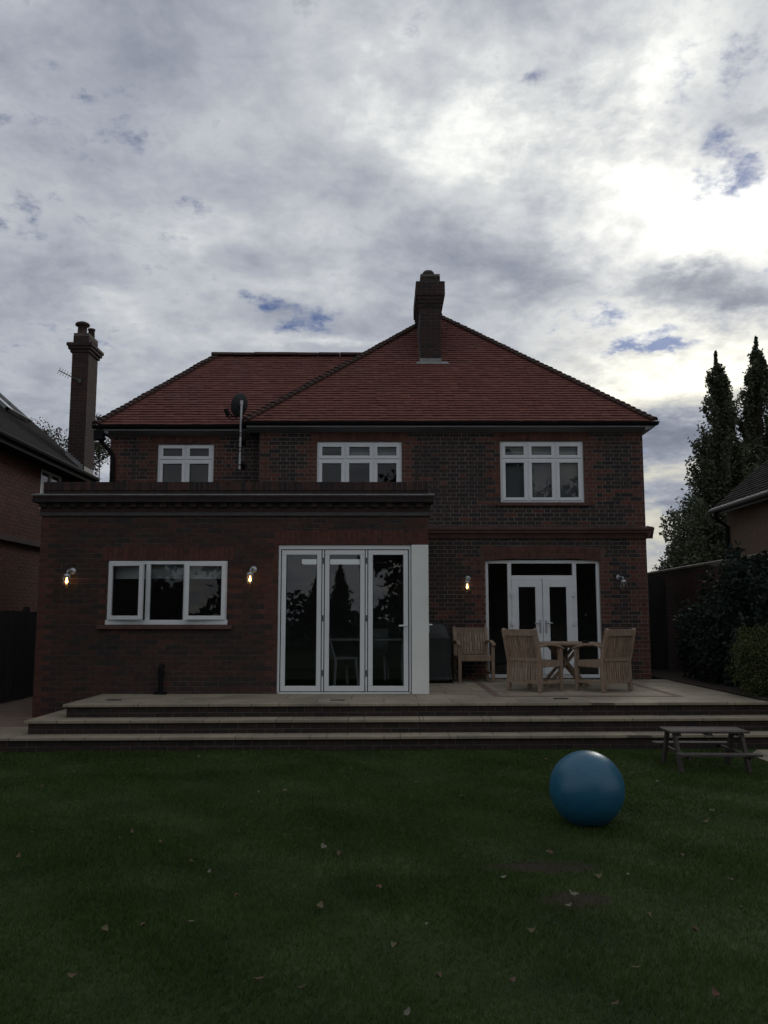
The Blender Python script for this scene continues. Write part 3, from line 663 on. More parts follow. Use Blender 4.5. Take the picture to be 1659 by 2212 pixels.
# --- rooms behind the glass
def room(x0, x1, y0, y1, z0, z1, name='room'):
    m = MB()
    m.poly([(x0, y0, z0), (x1, y0, z0), (x1, y1, z0), (x0, y1, z0)], 1); m.poly([(x0, y0, z1), (x1, y0, z1), (x1, y1, z1), (x0, y1, z1)]); m.poly([(x0, y1, z0), (x1, y1, z0), (x1, y1, z1), (x0, y1, z1)])
    m.poly([(x0, y0, z0), (x0, y1, z0), (x0, y1, z1), (x0, y0, z1)]); m.poly([(x1, y0, z0), (x1, y1, z0), (x1, y1, z1), (x1, y0, z1)])
    m.build(name, [ROOMW, ROOMF], house)
room(.75, 4.7, M_ + .14, 21, .52, 2.95); room(-2.2, 1.3, M_ + .14, 19.5, 3.2, 5.15); room(1.35, 4.7, M_ + .14, 19.5, 3.3, 5.15); room(-5.1, -2.3, Rc + .14, 19, 3.2, 5.15)
room(-4.95, .36, E_ + .14, 19.2, .5, 2.95, 'kitchen_room')

# ------------------------------------------------------------------ extension (part of the house)
XL, XR, XZ0 = -5.12, .66, .08; KW = (-4.085, -2.325, 1.50, 2.44); BD = (-1.57, .40, .47, 2.68)
def ext_cls(u, v, k, head):
    x = XL + u; z = XZ0 + v
    if x < XL + (.235 if k % 2 else .125): return 2
    if BD[0] - (.26 if k % 2 else .14) < x < BD[0] and z < 2.9: return 2 if random.random() < .8 else 1
    if x > XR - (.235 if k % 2 else .125): return 2
    if (KW[0] - .13 < x < KW[0] or KW[1] < x < KW[1] + .13) and KW[2] < z < KW[3] and k % 2: return 2
    return 1
ew = MB()
eh = [(KW[0] - XL, KW[1] - XL, KW[2] - XZ0, KW[3] - XZ0), (BD[0] - XL, XR - XL + .1, -.1, BD[3] - XZ0)]
bricks(ew, (XL, E_, XZ0), FX, FN, XR - XL, 3.155 - XZ0, eh, ext_cls, bond='stretcher')
reveal(ew, *KW, E_, .14); reveal(ew, BD[0], BD[1], BD[2], BD[3], E_, .14)
bricks(ew, (XL, Rc, XZ0), (0, -1, 0), (-1, 0, 0), Rc - E_, 3.15 - XZ0, (), ext_cls, bond='stretcher')
ew.poly([(XR, E_, BD[3]), (XR, M_, BD[3]), (XR, M_, 3.15), (XR, E_, 3.15)])
soldiers(ew, KW[0] - .10, KW[1] + .10, KW[3] + .002, KW[3] + .215, E_, mi=2, proud=.007); soldiers(ew, BD[0] - .05, XR, BD[3] + .002, BD[3] + .225, E_, mi=2, proud=.007)
ew.build('extension_wall', [MORTD, EXT, islandmat('extension_red_brick', [(.092, .038, .029), (.108, .043, .031), (.080, .034, .027)], wear=((.03, .02, .018), 1.2, .4))], house)
# cornice and parapet
co = MB()
def band(z0, z1, out, mi=0, x0=XL, x1=XR): co.box(x0 - out, x1 + min(out, .08), E_ - out, E_ + .25, z0, z1, mi)
band(3.115, 3.165, .03, 2)
for k, (z0, z1, o) in enumerate(((3.168, 3.238, .02), (3.31, 3.375, .11))): band(z0, z1, o, 0)
band(3.238, 3.31, .03, 0)
xx = XL - .03
while xx < XR: co.box(xx + .005, xx + .107, E_ - .065, E_ + .02, 3.24, 3.308, 0); xx += .225     # dog tooth headers
co.poly([(XL - .11, E_ - .13, 3.425), (XR + .09, E_ - .13, 3.425), (XR + .09, E_ + .1, 3.47), (XL - .11, E_ + .1, 3.47)], 2)
co.box(XL - .112, XR + .092, E_ - .133, E_ - .12, 3.408, 3.428, 1); co.box(XL - .10, XR + .08, E_ - .119, E_ + .1, 3.376, 3.42, 0)
bricks(co, (XL, E_ + .02, 3.40), FX, FN, XR - XL, .10, mats=(0, 0))
soldiers(co, XL, XR - .0, 3.50, 3.635, E_ + .02, w=.078, proud=.01, mi=3, depth=.22)
co.box(XL, XR, E_ + .021, E_ + .22, 3.40, 3.499, 0); co.box(XL, XR, E_ + .014, E_ + .22, 3.505, 3.628, 4)
co.build('parapet', [islandmat('dark_cornice_brick', [(.036, .026, .024), (.05, .029, .025), (.029, .024, .023)], wear=((.02, .02, .02), 1., .5)), LEADP, LEAD, islandmat('coping_brick', [(.07, .032, .027), (.03, .022, .021), (.085, .038, .03), (.025, .021, .021), (.05, .028, .024)], wear=((.03, .027, .024), 1.5, .5)), MORTD], house)
fr = MB(); fr.box(XL + .02, XR - .02, E_ + .23, M_ - .01, 3.2, 3.36); fr.build('flat_roof', LEAD, house)
# white rendered pier at the corner of the doors, and the white side of the extension
pr = MB(); pr.box(BD[1] + .006, XR, E_ - .012, E_ + .26, .47, BD[3]); pr.box(XR - .1, XR, E_ + .26, M_ - .01, .47, BD[3]); pr.build('rendered_pier', REND, house, bevel=.008)
sh = MB(); sh.box(XR, XR + .012, E_ + .12, E_ + .16, 1.38, 1.55); sh.tube([(XR + .01, E_ + .14, 1.5), (XR + .055, E_ + .14, 1.5), (XR + .058, E_ + .25, 1.5)], .011, 8); sh.build('side_handle', ALU, house)

# --- bifold doors
bf = MB(); y_ = E_ + .02; a, b, c, e = BD[0], BD[1], .5, 2.66
bf.box(a, b, y_, y_ + .09, e - .045, e + .02); bf.box(a, a + .035, y_, y_ + .09, c, e - .045); bf.box(b - .028, b, y_, y_ + .09, c, e - .045); bf.box(a, b, y_, y_ + .09, c - .03, c + .02)
bif = bf.build('bifold_doors', ALU, house, bevel=.004)
gs = MB(); gs.box(a + .036, b - .03, y_ + .035, y_ + .06, c + .02, e - .047); 
GP = .052; lw_ = (b - .03 - a - .036 - .026 - 2 * GP) / 3
gsk = MB()
for i in range(3):
    x0_ = a + .049 + i * (lw_ + GP); x1_ = x0_ + lw_; z0_, z1_ = c + .032, e - .058; k = .068; yy = y_ + .004
    d = MB(); d.box(x0_, x1_, yy, yy + .06, z1_ - k, z1_); d.box(x0_, x1_, yy, yy + .06, z0_, z0_ + k + .01); d.box(x0_, x0_ + k, yy, yy + .06, z0_ + k + .01, z1_ - k); d.box(x1_ - k, x1_, yy, yy + .06, z0_ + k + .01, z1_ - k)
    lf = d.build('door_leaf', ALU, bif, bevel=.005)
    g = MB(); g.poly([(x0_ + k, yy + .03, z0_ + k), (x1_ - k, yy + .03, z0_ + k), (x1_ - k, yy + .03, z1_ - k), (x0_ + k, yy + .03, z1_ - k)]); g.build('pane', GLASSD, bif)
    gsk.box(x0_ - .013, x0_ - .0005, yy + .008, yy + .05, z0_, z1_); gsk.box(x1_ + .0005, x1_ + .013, yy + .008, yy + .05, z0_, z1_)
    if i < 2: st_ = MB(); st_.box(x1_ + .0135, x1_ + GP - .0135, yy, yy + .055, z0_, z1_); st_.build('meeting_strip', ALU, bif)
    gsk.box(x0_, x1_, yy + .012, yy + .05, z0_ - .01, z0_ - .001); gsk.box(x0_, x1_, yy + .012, yy + .05, z1_ + .001, z1_ + .01)
    for q in (x0_ + k, x1_ - k - .006): gsk.box(q, q + .006, yy + .001, yy + .028, z0_ + k, z1_ - k)
    if i: 
        for za in (.75, 1.55, 2.4): gsk.box(x0_ - .034, x0_ - .018, yy - .008, yy + .01, za, za + .09)
gsk.build('gasket', GASK, bif)
hd = MB(); hx = b - .03 - .03; hd.box(hx - .016, hx + .016, y_ - .008, y_ + .004, 1.29, 1.55); hd.tube([(hx, y_, 1.49), (hx, y_ - .05, 1.49), (hx - .12, y_ - .055, 1.485)], .012, 8); hd.build('handle', UPVC, bif)

# --- kitchen window with two sashes pushed open
kw = MB(); y_ = E_ + .0; a, b, c, e = KW; fw = .05
kw.box(a, b, y_, y_ + .08, e - fw, e); kw.box(a - .02, b + .02, y_ - .03, y_ + .08, c, c + fw + .02); kw.box(a, a + fw, y_, y_ + .08, c + fw, e - fw); kw.box(b - fw, b, y_, y_ + .08, c + fw, e - fw)
q1, q2 = -3.50, -2.94
for q in (q1, q2): kw.box(q - .032, q + .032, y_ + .002, y_ + .08, c + fw, e - fw)
kwin = kw.build('window', UPVC, house, bevel=.004); kwin['label'] = 'kitchen window with its outer sashes ajar'
g = MB(); g.poly([(q1 + .03, y_ + .04, c + fw), (q2 - .03, y_ + .04, c + fw), (q2 - .03, y_ + .04, e - fw), (q1 + .03, y_ + .04, e - fw)]); g.build('pane', GLASS, kwin)
for hx_, w_, ang in ((a + .022, q1 - a - .03, -13), (b - .022, -(b - q2 - .03), 8)):
    ss = MB(); k = .058 * (1 if w_ > 0 else -1); z0_, z1_ = c + .075, e - .02
    for bx in ((0, w_, z1_ - .058, z1_), (0, w_, z0_, z0_ + .058), (0, k, z0_ + .058, z1_ - .058), (w_ - k, w_, z0_ + .058, z1_ - .058)):
        ss.box(min(bx[0], bx[1]), max(bx[0], bx[1]), -.045, .0, bx[2], bx[3])
    gg = MB(); gg.poly([(k, -.02, z0_ + .058), (w_ - k, -.02, z0_ + .058), (w_ - k, -.02, z1_ - .058), (k, -.02, z1_ - .058)])
    for mb_, nm, mt in ((ss, 'sash', UPVC), (gg, 'pane', GLASS)):
        Mx = Matrix.Translation((hx_, y_ - .002, 0)) @ Matrix.Rotation(R(ang), 4, 'Z')
        mb_.v = [tuple(Mx @ Vector(v)) for v in mb_.v]; mb_.build(nm, mt, kwin)
s = MB(); s.box(a - .13, b + .09, E_ - .06, E_ + .02, c - .065, c - .004); s.build('sill', TERRA, kwin, bevel=.006)
b_ = MB(); b_.box(a + .06, b - .06, E_ + .13, E_ + .135, e - .26, e - .04); b_.build('blind', BLINDL, kwin)
pp = MB(); pp.tube([(-3.245, E_ + .0, .90), (-3.245, E_ - .05, .905), (-3.245, E_ - .085, .86), (-3.245, E_ - .085, .49)], .035, 12); pp.tube([(-3.245, E_ - .085, .80), (-3.245, E_ - .085, .84)], .044, 12); pp.box(-3.33, -3.16, E_ - .15, E_ - .01, .503, .53); pp.build('waste_pipe', BLACKP, house)

# ------------------------------------------------------------------ wall lamps
def wall_lamp(x, Y, z, label, lit, turn=0.):
    t = thing('wall_lamp', label, 'wall lamp', (x, Y - .005, z), turn, 'swan neck wall lamps on the back of the house')
    m = MB(); Mx = Matrix.Rotation(R(90), 3, 'X')
    m.lathe([(0, 0), (.052, 0), (.055, .008), (.052, .02), (.02, .028), (0, .028)], (.0, 0, .0), 20, 0, Mx); m.build('mount', GALV, t, smooth=True, local=True)
    m = MB(); m.tube([(0, -.02, 0), (-.01, -.07, .012), (-.02, -.11, .012), (-.025, -.14, -.008), (-.027, -.15, -.04)], .014, 10); m.build('arm', GALV, t, smooth=True, local=True)
    c = Vector((-.027, -.15, -.04))
    m = MB(); m.lathe([(.016, .0), (.045, -.012), (.052, -.03), (.052, -.055), (.047, -.06)], c, 20); m.build('cap', GALV, t, smooth=True, local=True)
    m = MB(); m.lathe([(.044, -.058), (.05, -.08), (.051, -.13), (.046, -.165), (.03, -.185), (0, -.19)], c, 20)
    m.build('glass_jar', LAMPG, t, smooth=True, local=True)
    m = MB()
    for k in range(4):
        a = math.pi / 4 + k * math.pi / 2; m.tube([c + Vector((.055 * math.cos(a), .055 * math.sin(a), -.05)), c + Vector((.056 * math.cos(a), .056 * math.sin(a), -.15)), c + Vector((0, 0, -.205))], .0035, 5)
    m.build('cage', GALV, t, local=True)
    m = MB(); m.lathe([(.010, -.06), (.011, -.085), (.017, -.105), (.020, -.12), (.016, -.133), (.007, -.14), (0, -.142)], c, 14); m.build('bulb', BULB if lit else BULBO, t, smooth=True, local=True)
LAMPG = glassmat('lamp_glass', (.85, .72, .5), 1.0); BULB = emit('lit_bulb', (1., .58, .26), 12.0); BULBO = pmat('unlit_bulb', (.3, .28, .25), .3, .05)
wall_lamp(-4.62, E_, 2.285, 'lit wall lamp left of the kitchen window', True)
wall_lamp(-1.935, E_, 2.31, 'lit wall lamp between the kitchen window and the bifold doors', True)
wall_lamp(1.535, M_, 2.31, 'lit wall lamp left of the french doors', True)
wall_lamp(4.285, M_, 2.33, 'unlit wall lamp right of the french doors', False, R(35))

# ------------------------------------------------------------------ satellite dish
sd = thing('satellite_dish', 'dark satellite dish on a tall pale pole in front of the roof', 'satellite dish', (-2.66, M_ + .12, 4.3))
m = MB(); m.tube([(-2.665, M_ + .10, 4.33), (-2.655, M_ - .32, 5.62)], .024, 10) if False else m.tube([(-2.675, EYL - .17, 4.33), (-2.66, EYL - .17, 5.60)], .022, 10)
m.tube([(-2.66, EYL - .17, 5.55), (-2.66, EYL - .17, 5.63)], .032, 10); pole = m.build('pole', GALV, sd, smooth=False)
for z in (4.40, 4.66, 4.72, 4.95, 5.0): m = MB(); m.tube([(-2.672, EYL - .17, z), (-2.672, EYL - .17, z + .018)], .029, 10); m.build('clamp', BLACKP, pole)
for z in (4.45, 4.9): m = MB(); m.bar((-2.67, EYL - .17, z), (-2.67, Rc, z), .03, .03); m.box(-2.72, -2.62, Rc - .02, Rc - .003, z - .05, z + .05); m.build('bracket', BLACKP, pole)
dc = Vector((-2.70, EYL - .10, 5.555)); fwd = Vector((-.42, .80, .42)).normalized()     # dish looks away from the garden, towards the sky
Mq = fwd.to_track_quat('Z', 'Y').to_matrix()
m = MB(); prof = [(.0, .0), (.06, .004), (.12, .014), (.17, .028), (.215, .046), (.225, .052), (.215, .055), (.17, .037), (.12, .022), (.0, .008)]
m.lathe(prof, dc, 36, 0, Mq @ Matrix.Diagonal((.72, 1.02, 1))); m.build('dish', DISH, sd, smooth=True)
m = MB(); lo_ = dc + Mq @ Vector((0, -.2, .03)); tip = Vector((-2.93, EYL - .16, 5.42))
m.tube([lo_ + Vector((0, 0, .0)), (lo_ + tip) / 2 + Vector((0, 0, -.05)), tip], .012, 8); m.tube([dc + Vector((-.12, .0, -.12)), tip], .008, 6)
m.tube([tip + Vector((.02, .02, -.07)), tip + Vector((-.025, 0, .05))], .042, 10)
m.tube([tip, tip + Vector((.03, 0, -.11)), tip + Vector((.12, -.02, -.17)), dc + Vector((-.02, -.05, -.22))], .010, 6); m.build('feed_arm', BLACKP, sd)

# ------------------------------------------------------------------ garden furniture
def armchair(label, x, y, rz, bh=.93, skirt=False):
    """slatted teak armchair; faces +y in its own space"""
    t = thing('garden_armchair', label, 'garden chair', (x, y, .504), rz, 'wooden slatted garden armchairs')
    w = .29; fy, by = .27, -.24; lean = .13
    for sx in (-1, 1):
        m = MB(); m.bar((sx * w, fy, 0), (sx * w, fy, .635), .058, .058, up=(0, 1, 0)); m.build('front_leg', TEAK, t, bevel=.006, local=True)
        m = MB(); m.bar((sx * w, by - .02, 0), (sx * w, by, .44), .05, .062, up=(0, 1, 0)); m.bar((sx * w, by + .002, .42), (sx * w, by - lean, bh), .05, .06, up=(0, 1, 0))
        m.tube([(sx * w, by - lean, bh - .005), (sx * w, by - lean - .004, bh + .012)], [.025, .015], 8); m.build('back_post', TEAK, t, bevel=.006, local=True)
        m = MB(); P = [(sx * w, by - .075, .665), (sx * w, -.08, .695), (sx * w * 1.02, .1, .69), (sx * w * 1.04, .25, .655), (sx * w * 1.04, .33, .625)]
        for i in range(4): m.bar(P[i], P[i + 1], .068, .03)
        m.build('arm', TEAK, t, bevel=.008, local=True)
        m = MB(); m.bar((sx * w, fy, .40), (sx * w, by, .39), .03, .07); m.build('side_rail', TEAK, t, local=True); m = MB(); m.bar((sx * w, fy, .14), (sx * w, by - .01, .14), .03, .04); m.build('stretcher', TEAK, t, local=True)
    for yy_, zz_ in ((fy, .395), (by, .385)): m = MB(); m.bar((-w, yy_, zz_), (w, yy_, zz_), .032, .08); m.build('seat_rail', TEAK, t, bevel=.004, local=True)
    m = MB()
    for i in range(8):
        y0_ = fy + .02 - i * .066; z_ = .445 - .012 * math.sin(math.pi * i / 7) - .012 * i / 7
        m.box(-w - .0 if i else -w - .02, w, y0_ - .055, y0_, z_ - .012, z_ + .01)
    m.build('seat', TEAK, t, local=True)
    pb = lambda x_, z_: Vector((x_, by - (z_ - .42) / (bh - .42) * lean, z_))
    m = MB(); m.bar(pb(-w, bh - .055), pb(w, bh - .055), .034, .10); m.build('top_rail', TEAK, t, bevel=.006, local=True)
    m = MB(); m.bar(pb(-w, .475), pb(w, .475), .03, .05); m.build('lower_back_rail', TEAK, t, local=True)
    m = MB(); n = 11
    for i in range(n):
        xs = -w + .045 + (2 * w - .09) * i / (n - 1); m.bar(pb(xs, .48), pb(xs, bh - .09), .040, .014, up=(0, 1, 0))
    m.build('back_slats', TEAK, t, local=True)
    if skirt:
        m = MB()
        for i in range(n): xs = -w + .045 + (2 * w - .09) * i / (n - 1); m.bar((xs, by - .03, .175), (xs, by - .012, .46), .034, .014, up=(0, 1, 0))
        m.bar((-w, by - .022, .15), (w, by - .022, .15), .028, .055); m.build('lower_slats', TEAK, t, local=True)
    return t
armchair('wooden armchair standing against the wall beside the covered barbecue', 1.575, 15.28, R(184))
a2 = armchair('wooden armchair seen from behind on the left of the round table', 2.30, 13.32, R(-46), skirt=True)
a3 = armchair('wooden armchair seen from behind on the right of the round table', 3.35, 13.29, R(33), skirt=True)
# solid lower backs of the two near chairs: slats run to the seat rail and below it
tt = thing('garden_table', 'round slatted wooden garden table with crossed legs', 'garden table', (2.93, 14.15, .504))
m = MB(); Rt = .62; H_ = .70
for i in range(13):
    y_ = -Rt + .05 + i * (2 * Rt - .1) / 12; hw_ = math.sqrt(max(.001, (Rt - .03) ** 2 - y_ * y_))
    m.box(-hw_, hw_, y_ - .042, y_ + .042, H_ - .022, H_)
for i in range(32):
    a0, a1 = 2 * math.pi * i / 32, 2 * math.pi * (i + 1) / 32
    m.hexa([(r * math.cos(a), r * math.sin(a), z) for z in (H_ - .03, H_ + .002) for r, a in ((Rt - .06, a0), (Rt, a0), (Rt, a1), (Rt - .06, a1))])
m.build('table_top', TEAK, tt, local=True)
m = MB(); m.box(-.45, .45, -.03, .03, H_ - .075, H_ - .03); m.box(-.03, .03, -.45, -.03, H_ - .075, H_ - .03); m.box(-.03, .03, .03, .45, H_ - .075, H_ - .03); m.build('apron', TEAK, tt, local=True)
for sx in (-1, 1):
    for sy in (-1, 1):
        m = MB(); m.bar((sx * .33, sy * .22, 0), (-sx * .22, sy * .20, H_ - .05), .05, .035, up=(0, 1, 0)); m.build('leg', TEAK, tt, bevel=.004, local=True)
for sx, zz_ in ((0, .37), (-.31, .06), (.31, .06)): m = MB(); m.bar((sx, -.24, zz_), (sx, .24, zz_), .037, .045); m.build('stretcher', TEAK, tt, local=True)
m = MB(); m.lathe([(.055, 0), (.058, .012), (.055, .035), (.04, .042), (0, .042)], (3.20, 13.78, .504 + H_ + .003), 18)
tag(m.build('ashtray', BLACKP), 'small black dish on the round garden table', 'dish')
# covered barbecue
bq = thing('barbecue', 'barbecue under a dark fitted cover beside the white pier', 'barbecue', (.87, 15.05, .504))
def rr(hx, hy, z, n=8, fold=0., sq=.3):
    out = []
    for i in range(48):
        t = 2 * math.pi * i / 48; c_, s_ = math.cos(t), math.sin(t)
        f = 1 + fold * math.sin(t * 9 + z * 4) + fold * .6 * math.sin(t * 17 - z * 7)
        out.append((math.copysign(abs(c_) ** sq, c_) * hx * f, math.copysign(abs(s_) ** sq, s_) * hy * f, z))
    return out
m = MB(); rows_ = [rr(.31, .29, .06, fold=.03), rr(.30, .28, .10, fold=.028), rr(.285, .27, .3, fold=.025), rr(.285, .265, .55, fold=.015), rr(.30, .275, .70, fold=.008), rr(.305, .28, .745, fold=.006), rr(.27, .25, .76), rr(.255, .235, .84, sq=.5), rr(.235, .20, .92, sq=.6), rr(.19, .15, .985, sq=.7), rr(.09, .07, 1.02, sq=.8), rr(.005, .005, 1.025)]
for a_, b_ in zip(rows_, rows_[1:]):
    n0 = len(m.v); m.v += a_ + b_
    for i in range(48): m.f.append((n0 + i, n0 + (i + 1) % 48, n0 + 48 + (i + 1) % 48, n0 + 48 + i)); m.m.append(0)
m.build('cover', pmat('black_cover', (.013, .015, .015), .55, .25, 4., .3, 12.), bq, smooth=True, local=True)
m = MB(); m.box(-.33, .33, -.27, .27, .045, .06)
for sx in (-.28, .28):
    for sy in (-.22, .22): m.tube([(sx - .02, sy, .03), (sx + .02, sy, .03)], .03, 10)
m.build('base', BLACKP, bq, local=True)
for x_, y_, s_ in ((-3.62, 11.72, 'left'), (-.62, 11.7, 'mid'), (2.42, 11.95, 'right')):
    m = MB(); m.box(x_ - .10, x_ + .10, y_ - .035, y_ + .035, .502, .51)
    for i in range(7): m.box(x_ - .09 + i * .027, x_ - .075 + i * .027, y_ - .03, y_ + .03, .51, .516)
    tag(m.build('drain_grate', pmat('drain_metal', (.05, .048, .045), .6)), {'left': 'small dark drain grate at the left end of the terrace', 'mid': 'small dark drain grate in front of the bifold doors', 'right': 'small dark drain grate in front of the chairs and round table'}[s_], 'drain', 'drain grates along the terrace')

# ------------------------------------------------------------------ child's picnic table
pt_ = thing('picnic_table', 'small grey weathered wooden picnic table with attached benches', 'picnic table', (3.445, 9.47, 0), R(-1))
L2 = .42
m = MB()
for i in range(4): m.box(-L2 + random.uniform(-.006, .006), L2, -.195 + i * .099, -.195 + i * .099 + .09, .388 + .002 * (i % 2), .410 + .002 * (i % 2))
m.build('table_top', OLDW, pt_, bevel=.003, local=True)
for sy in (-1, 1):
    m = MB()
    for i in range(2): m.box(-L2 - .0, L2 + .0, sy * .43 + (i - 1) * .075, sy * .43 + (i - 1) * .075 + .068, .195, .217)
    m.build('bench', OLDW, pt_, bevel=.003, local=True)
for sx in (-1, 1):
    for sy in (-1, 1):
        m = MB(); m.bar((sx * .35, sy * .31, 0), (sx * .35, sy * .12, .388), .07, .032, up=(1, 0, 0)); m.build('leg', OLDW, pt_, local=True)
    m = MB(); m.bar((sx * .315, -.49, .178), (sx * .315, .49, .178), .03, .035); m.build('crossbar', OLDW, pt_, local=True)
    m = MB(); m.bar((sx * .315, -.18, .372), (sx * .315, .18, .372), .03, .032); m.build('top_bearer', OLDW, pt_, local=True)
m = MB(); m.bar((-.0, -.19, .375), (-.0, .19, .375), .05, .022); m.build('batten', OLDW, pt_, local=True)

# ------------------------------------------------------------------ exercise ball
def ballmat():
    m = bpy.data.materials.new('blue_rubber'); m.use_nodes = True; nt = m.node_tree; N = nt.nodes.new; L = nt.links.new
    b = nt.nodes['Principled BSDF']; b.inputs['Roughness'].default_value = .33; b.inputs['Specular IOR Level'].default_value = .5
    tc = N('ShaderNodeTexCoord'); mp = N('ShaderNodeMapping'); mp.inputs['Rotation'].default_value = (.3, .55, 0); mp.inputs['Scale'].default_value = (2.2, 9, 30); L(tc.outputs['Object'], mp.inputs[0])
    n = N('ShaderNodeTexNoise'); L(mp.outputs[0], n.inputs['Vector']); n.inputs['Scale'].default_value = 2.2; n.inputs['Detail'].default_value = 9; n.inputs['Roughness'].default_value = .72
    r = N('ShaderNodeValToRGB'); L(n.outputs[0], r.inputs[0]); r.color_ramp.elements[0].position = .3; r.color_ramp.elements[1].position = .75
    r.color_ramp.elements[0].color = (.008, .074, .135, 1); r.color_ramp.elements[1].color = (.020, .128, .205, 1); L(r.outputs[0], b.inputs['Base Color'])
    rr_ = N('ShaderNodeMapRange'); L(n.outputs[0], rr_.inputs[0]); rr_.inputs[1].default_value = .3; rr_.inputs[2].default_value = .7; rr_.inputs[3].default_value = .30; rr_.inputs[4].default_value = .48; L(rr_.outputs[0], b.inputs['Roughness'])
    w = N('ShaderNodeTexWave'); L(tc.outputs['Object'], w.inputs['Vector']); w.bands_direction = 'Z'; w.inputs['Scale'].default_value = 11; w.inputs['Distortion'].default_value = .4
    bp = N('ShaderNodeBump'); bp.inputs['Strength'].default_value = .04; bp.inputs['Distance'].default_value = .003; L(w.outputs[0], bp.inputs['Height'])
    n2 = N('ShaderNodeTexNoise'); L(tc.outputs['Object'], n2.inputs['Vector']); n2.inputs['Scale'].default_value = 45; n2.inputs['Detail'].default_value = 3
    b2 = N('ShaderNodeBump'); b2.inputs['Strength'].default_value = .10; b2.inputs['Distance'].default_value = .004; L(n2.outputs[0], b2.inputs['Height']); L(bp.outputs[0], b2.inputs['Normal']); L(b2.outputs[0], b.inputs['Normal']); return m
Rb = .288; prof = []
for i in range(49):
    t = math.pi * i / 48; r_, z_ = Rb * math.sin(t), -Rb * math.cos(t)
    prof.append((r_ * 1.004, max(z_, -Rb + .016) + Rb - .016 + .004))
m = MB(); m.lathe(prof, (0, 0, 0), 72)
bl = m.build('exercise_ball', ballmat(), smooth=True); bl.location = (1.585, 6.92, 0); bl.rotation_euler = (0, 0, .6)
tag(bl, 'large glossy blue exercise ball resting on the lawn', 'ball')

# ------------------------------------------------------------------ neighbouring house on the left
nb = thing('neighbour_house', 'brick house on the left edge with a dark tiled roof and tall chimney', 'house', (-7.6, 16, 0))
NX, NEX, NEZ, NP = -7.35, -7.05, 5.0, .869; NY0, NY1 = 8.0, 20.75
NW = (18.15, 19.3, 3.92, 4.80)
m = MB()
bricks(m, (NX, NY1 - .1, 3.2), (0, -1, 0), (1, 0, 0), NY1 - 11.5, 1.95, [(NY1 - .1 - NW[1], NY1 - .1 - NW[0], NW[2] - 3.2, NW[3] - 3.2)], bond='stretcher', mats=(1, 1))
bricks(m, (NX - .06, NY1 - .1, 0.0), (0, -1, 0), (1, 0, 0), NY1 - 11.5, 3.1, bond='stretcher', mats=(1, 1))
m.poly([(NX, NY0, 0), (NX, 11.35, 0), (NX, 11.35, 5.1), (NX, NY0, 5.1)], 0); m.poly([(NX, NY1 - .1, 0), (-15, NY1 - .1, 0), (-15, NY1 - .1, 5), (-11, NY1 - .1, 8.4), (NX, NY1 - .1, 5.1)], 0)
m.build('wall', [MORTR, LNB], nb)
m = MB(); m.box(NX - .02, NX + .05, NY0, NY1 - .1, 3.09, 3.2); m.build('string_course', pmat('drip_band', (.06, .042, .036), .9, .3), nb)
m = MB(); sl = math.sqrt(1 + NP * NP)
courses(m, (NEX, NY1, NEZ), (0, -1, 0), Vector((-1, 0, NP)).normalized(), 6.2, lambda s: 0, lambda s: 7.5, 0, gauge=.115, w=.18)
m.poly([(NEX, NY1, NEZ - .014), (NEX, NY0, NEZ - .014), (NEX - 4.7, NY0, NEZ + 4.7 * NP - .014), (NEX - 4.7, NY1, NEZ + 4.7 * NP - .014)], 1); m.poly([(NEX - 4.7, NY0, NEZ + 4.7 * NP), (NEX - 4.7, NY1, NEZ + 4.7 * NP), (NEX - 9.4, NY1, NEZ), (NEX - 9.4, NY0, NEZ)], 1)
nroof = m.build('roof', [TILEN, pmat('neighbour_underlay', (.015, .013, .012), .95)], nb)
m = MB()
m.extrude([(0, 0), (.30, .0), (.32, -.02), (.32, -.16), (0, -.16)], (NX, NY0, NEZ - .03), (NX, NY1, NEZ - .03), (1, 0, 0), (0, 0, 1)); m.tube([(NEX + .04, NY0, NEZ - .04), (NEX + .04, NY1, NEZ - .04)], .06, 8)
m.build('gutter', BLACKP, nb)
def winx(parent, name, Y0, Y1, z0, z1, X, mids, rec=.03, fw=.06, face=1):
    w = MB(); x0_, x1_ = (X - face * (rec + .07), X - face * rec); x0_, x1_ = min(x0_, x1_), max(x0_, x1_)
    w.box(x0_, x1_, Y0, Y1, z1 - fw, z1); w.box(x0_, x1_, Y0, Y1, z0, z0 + fw)
    for q in [Y0 + fw / 2] + mids + [Y1 - fw / 2]: w.box(x0_ + .001, x1_ + .001, q - fw / 2, q + fw / 2, z0 + fw, z1 - fw)
    o = w.build(name, UPVC, parent); g_ = MB(); xm = (x0_ + x1_) / 2; g_.poly([(xm, Y0 + fw, z0 + fw), (xm, Y1 - fw, z0 + fw), (xm, Y1 - fw, z1 - fw), (xm, Y0 + fw, z1 - fw)]); g_.build('pane', GLASS, o)
winx(nb, 'window', *NW, NX, [18.72], rec=.0)
m = MB(); x_ = NX - .3; m.poly([(x_, NW[0] - .3, NW[2] - .2), (x_, NW[1] + .3, NW[2] - .2), (x_, NW[1] + .3, NW[3] + .2), (x_, NW[0] - .3, NW[3] + .2)]); m.build('room', ROOMW, nb)
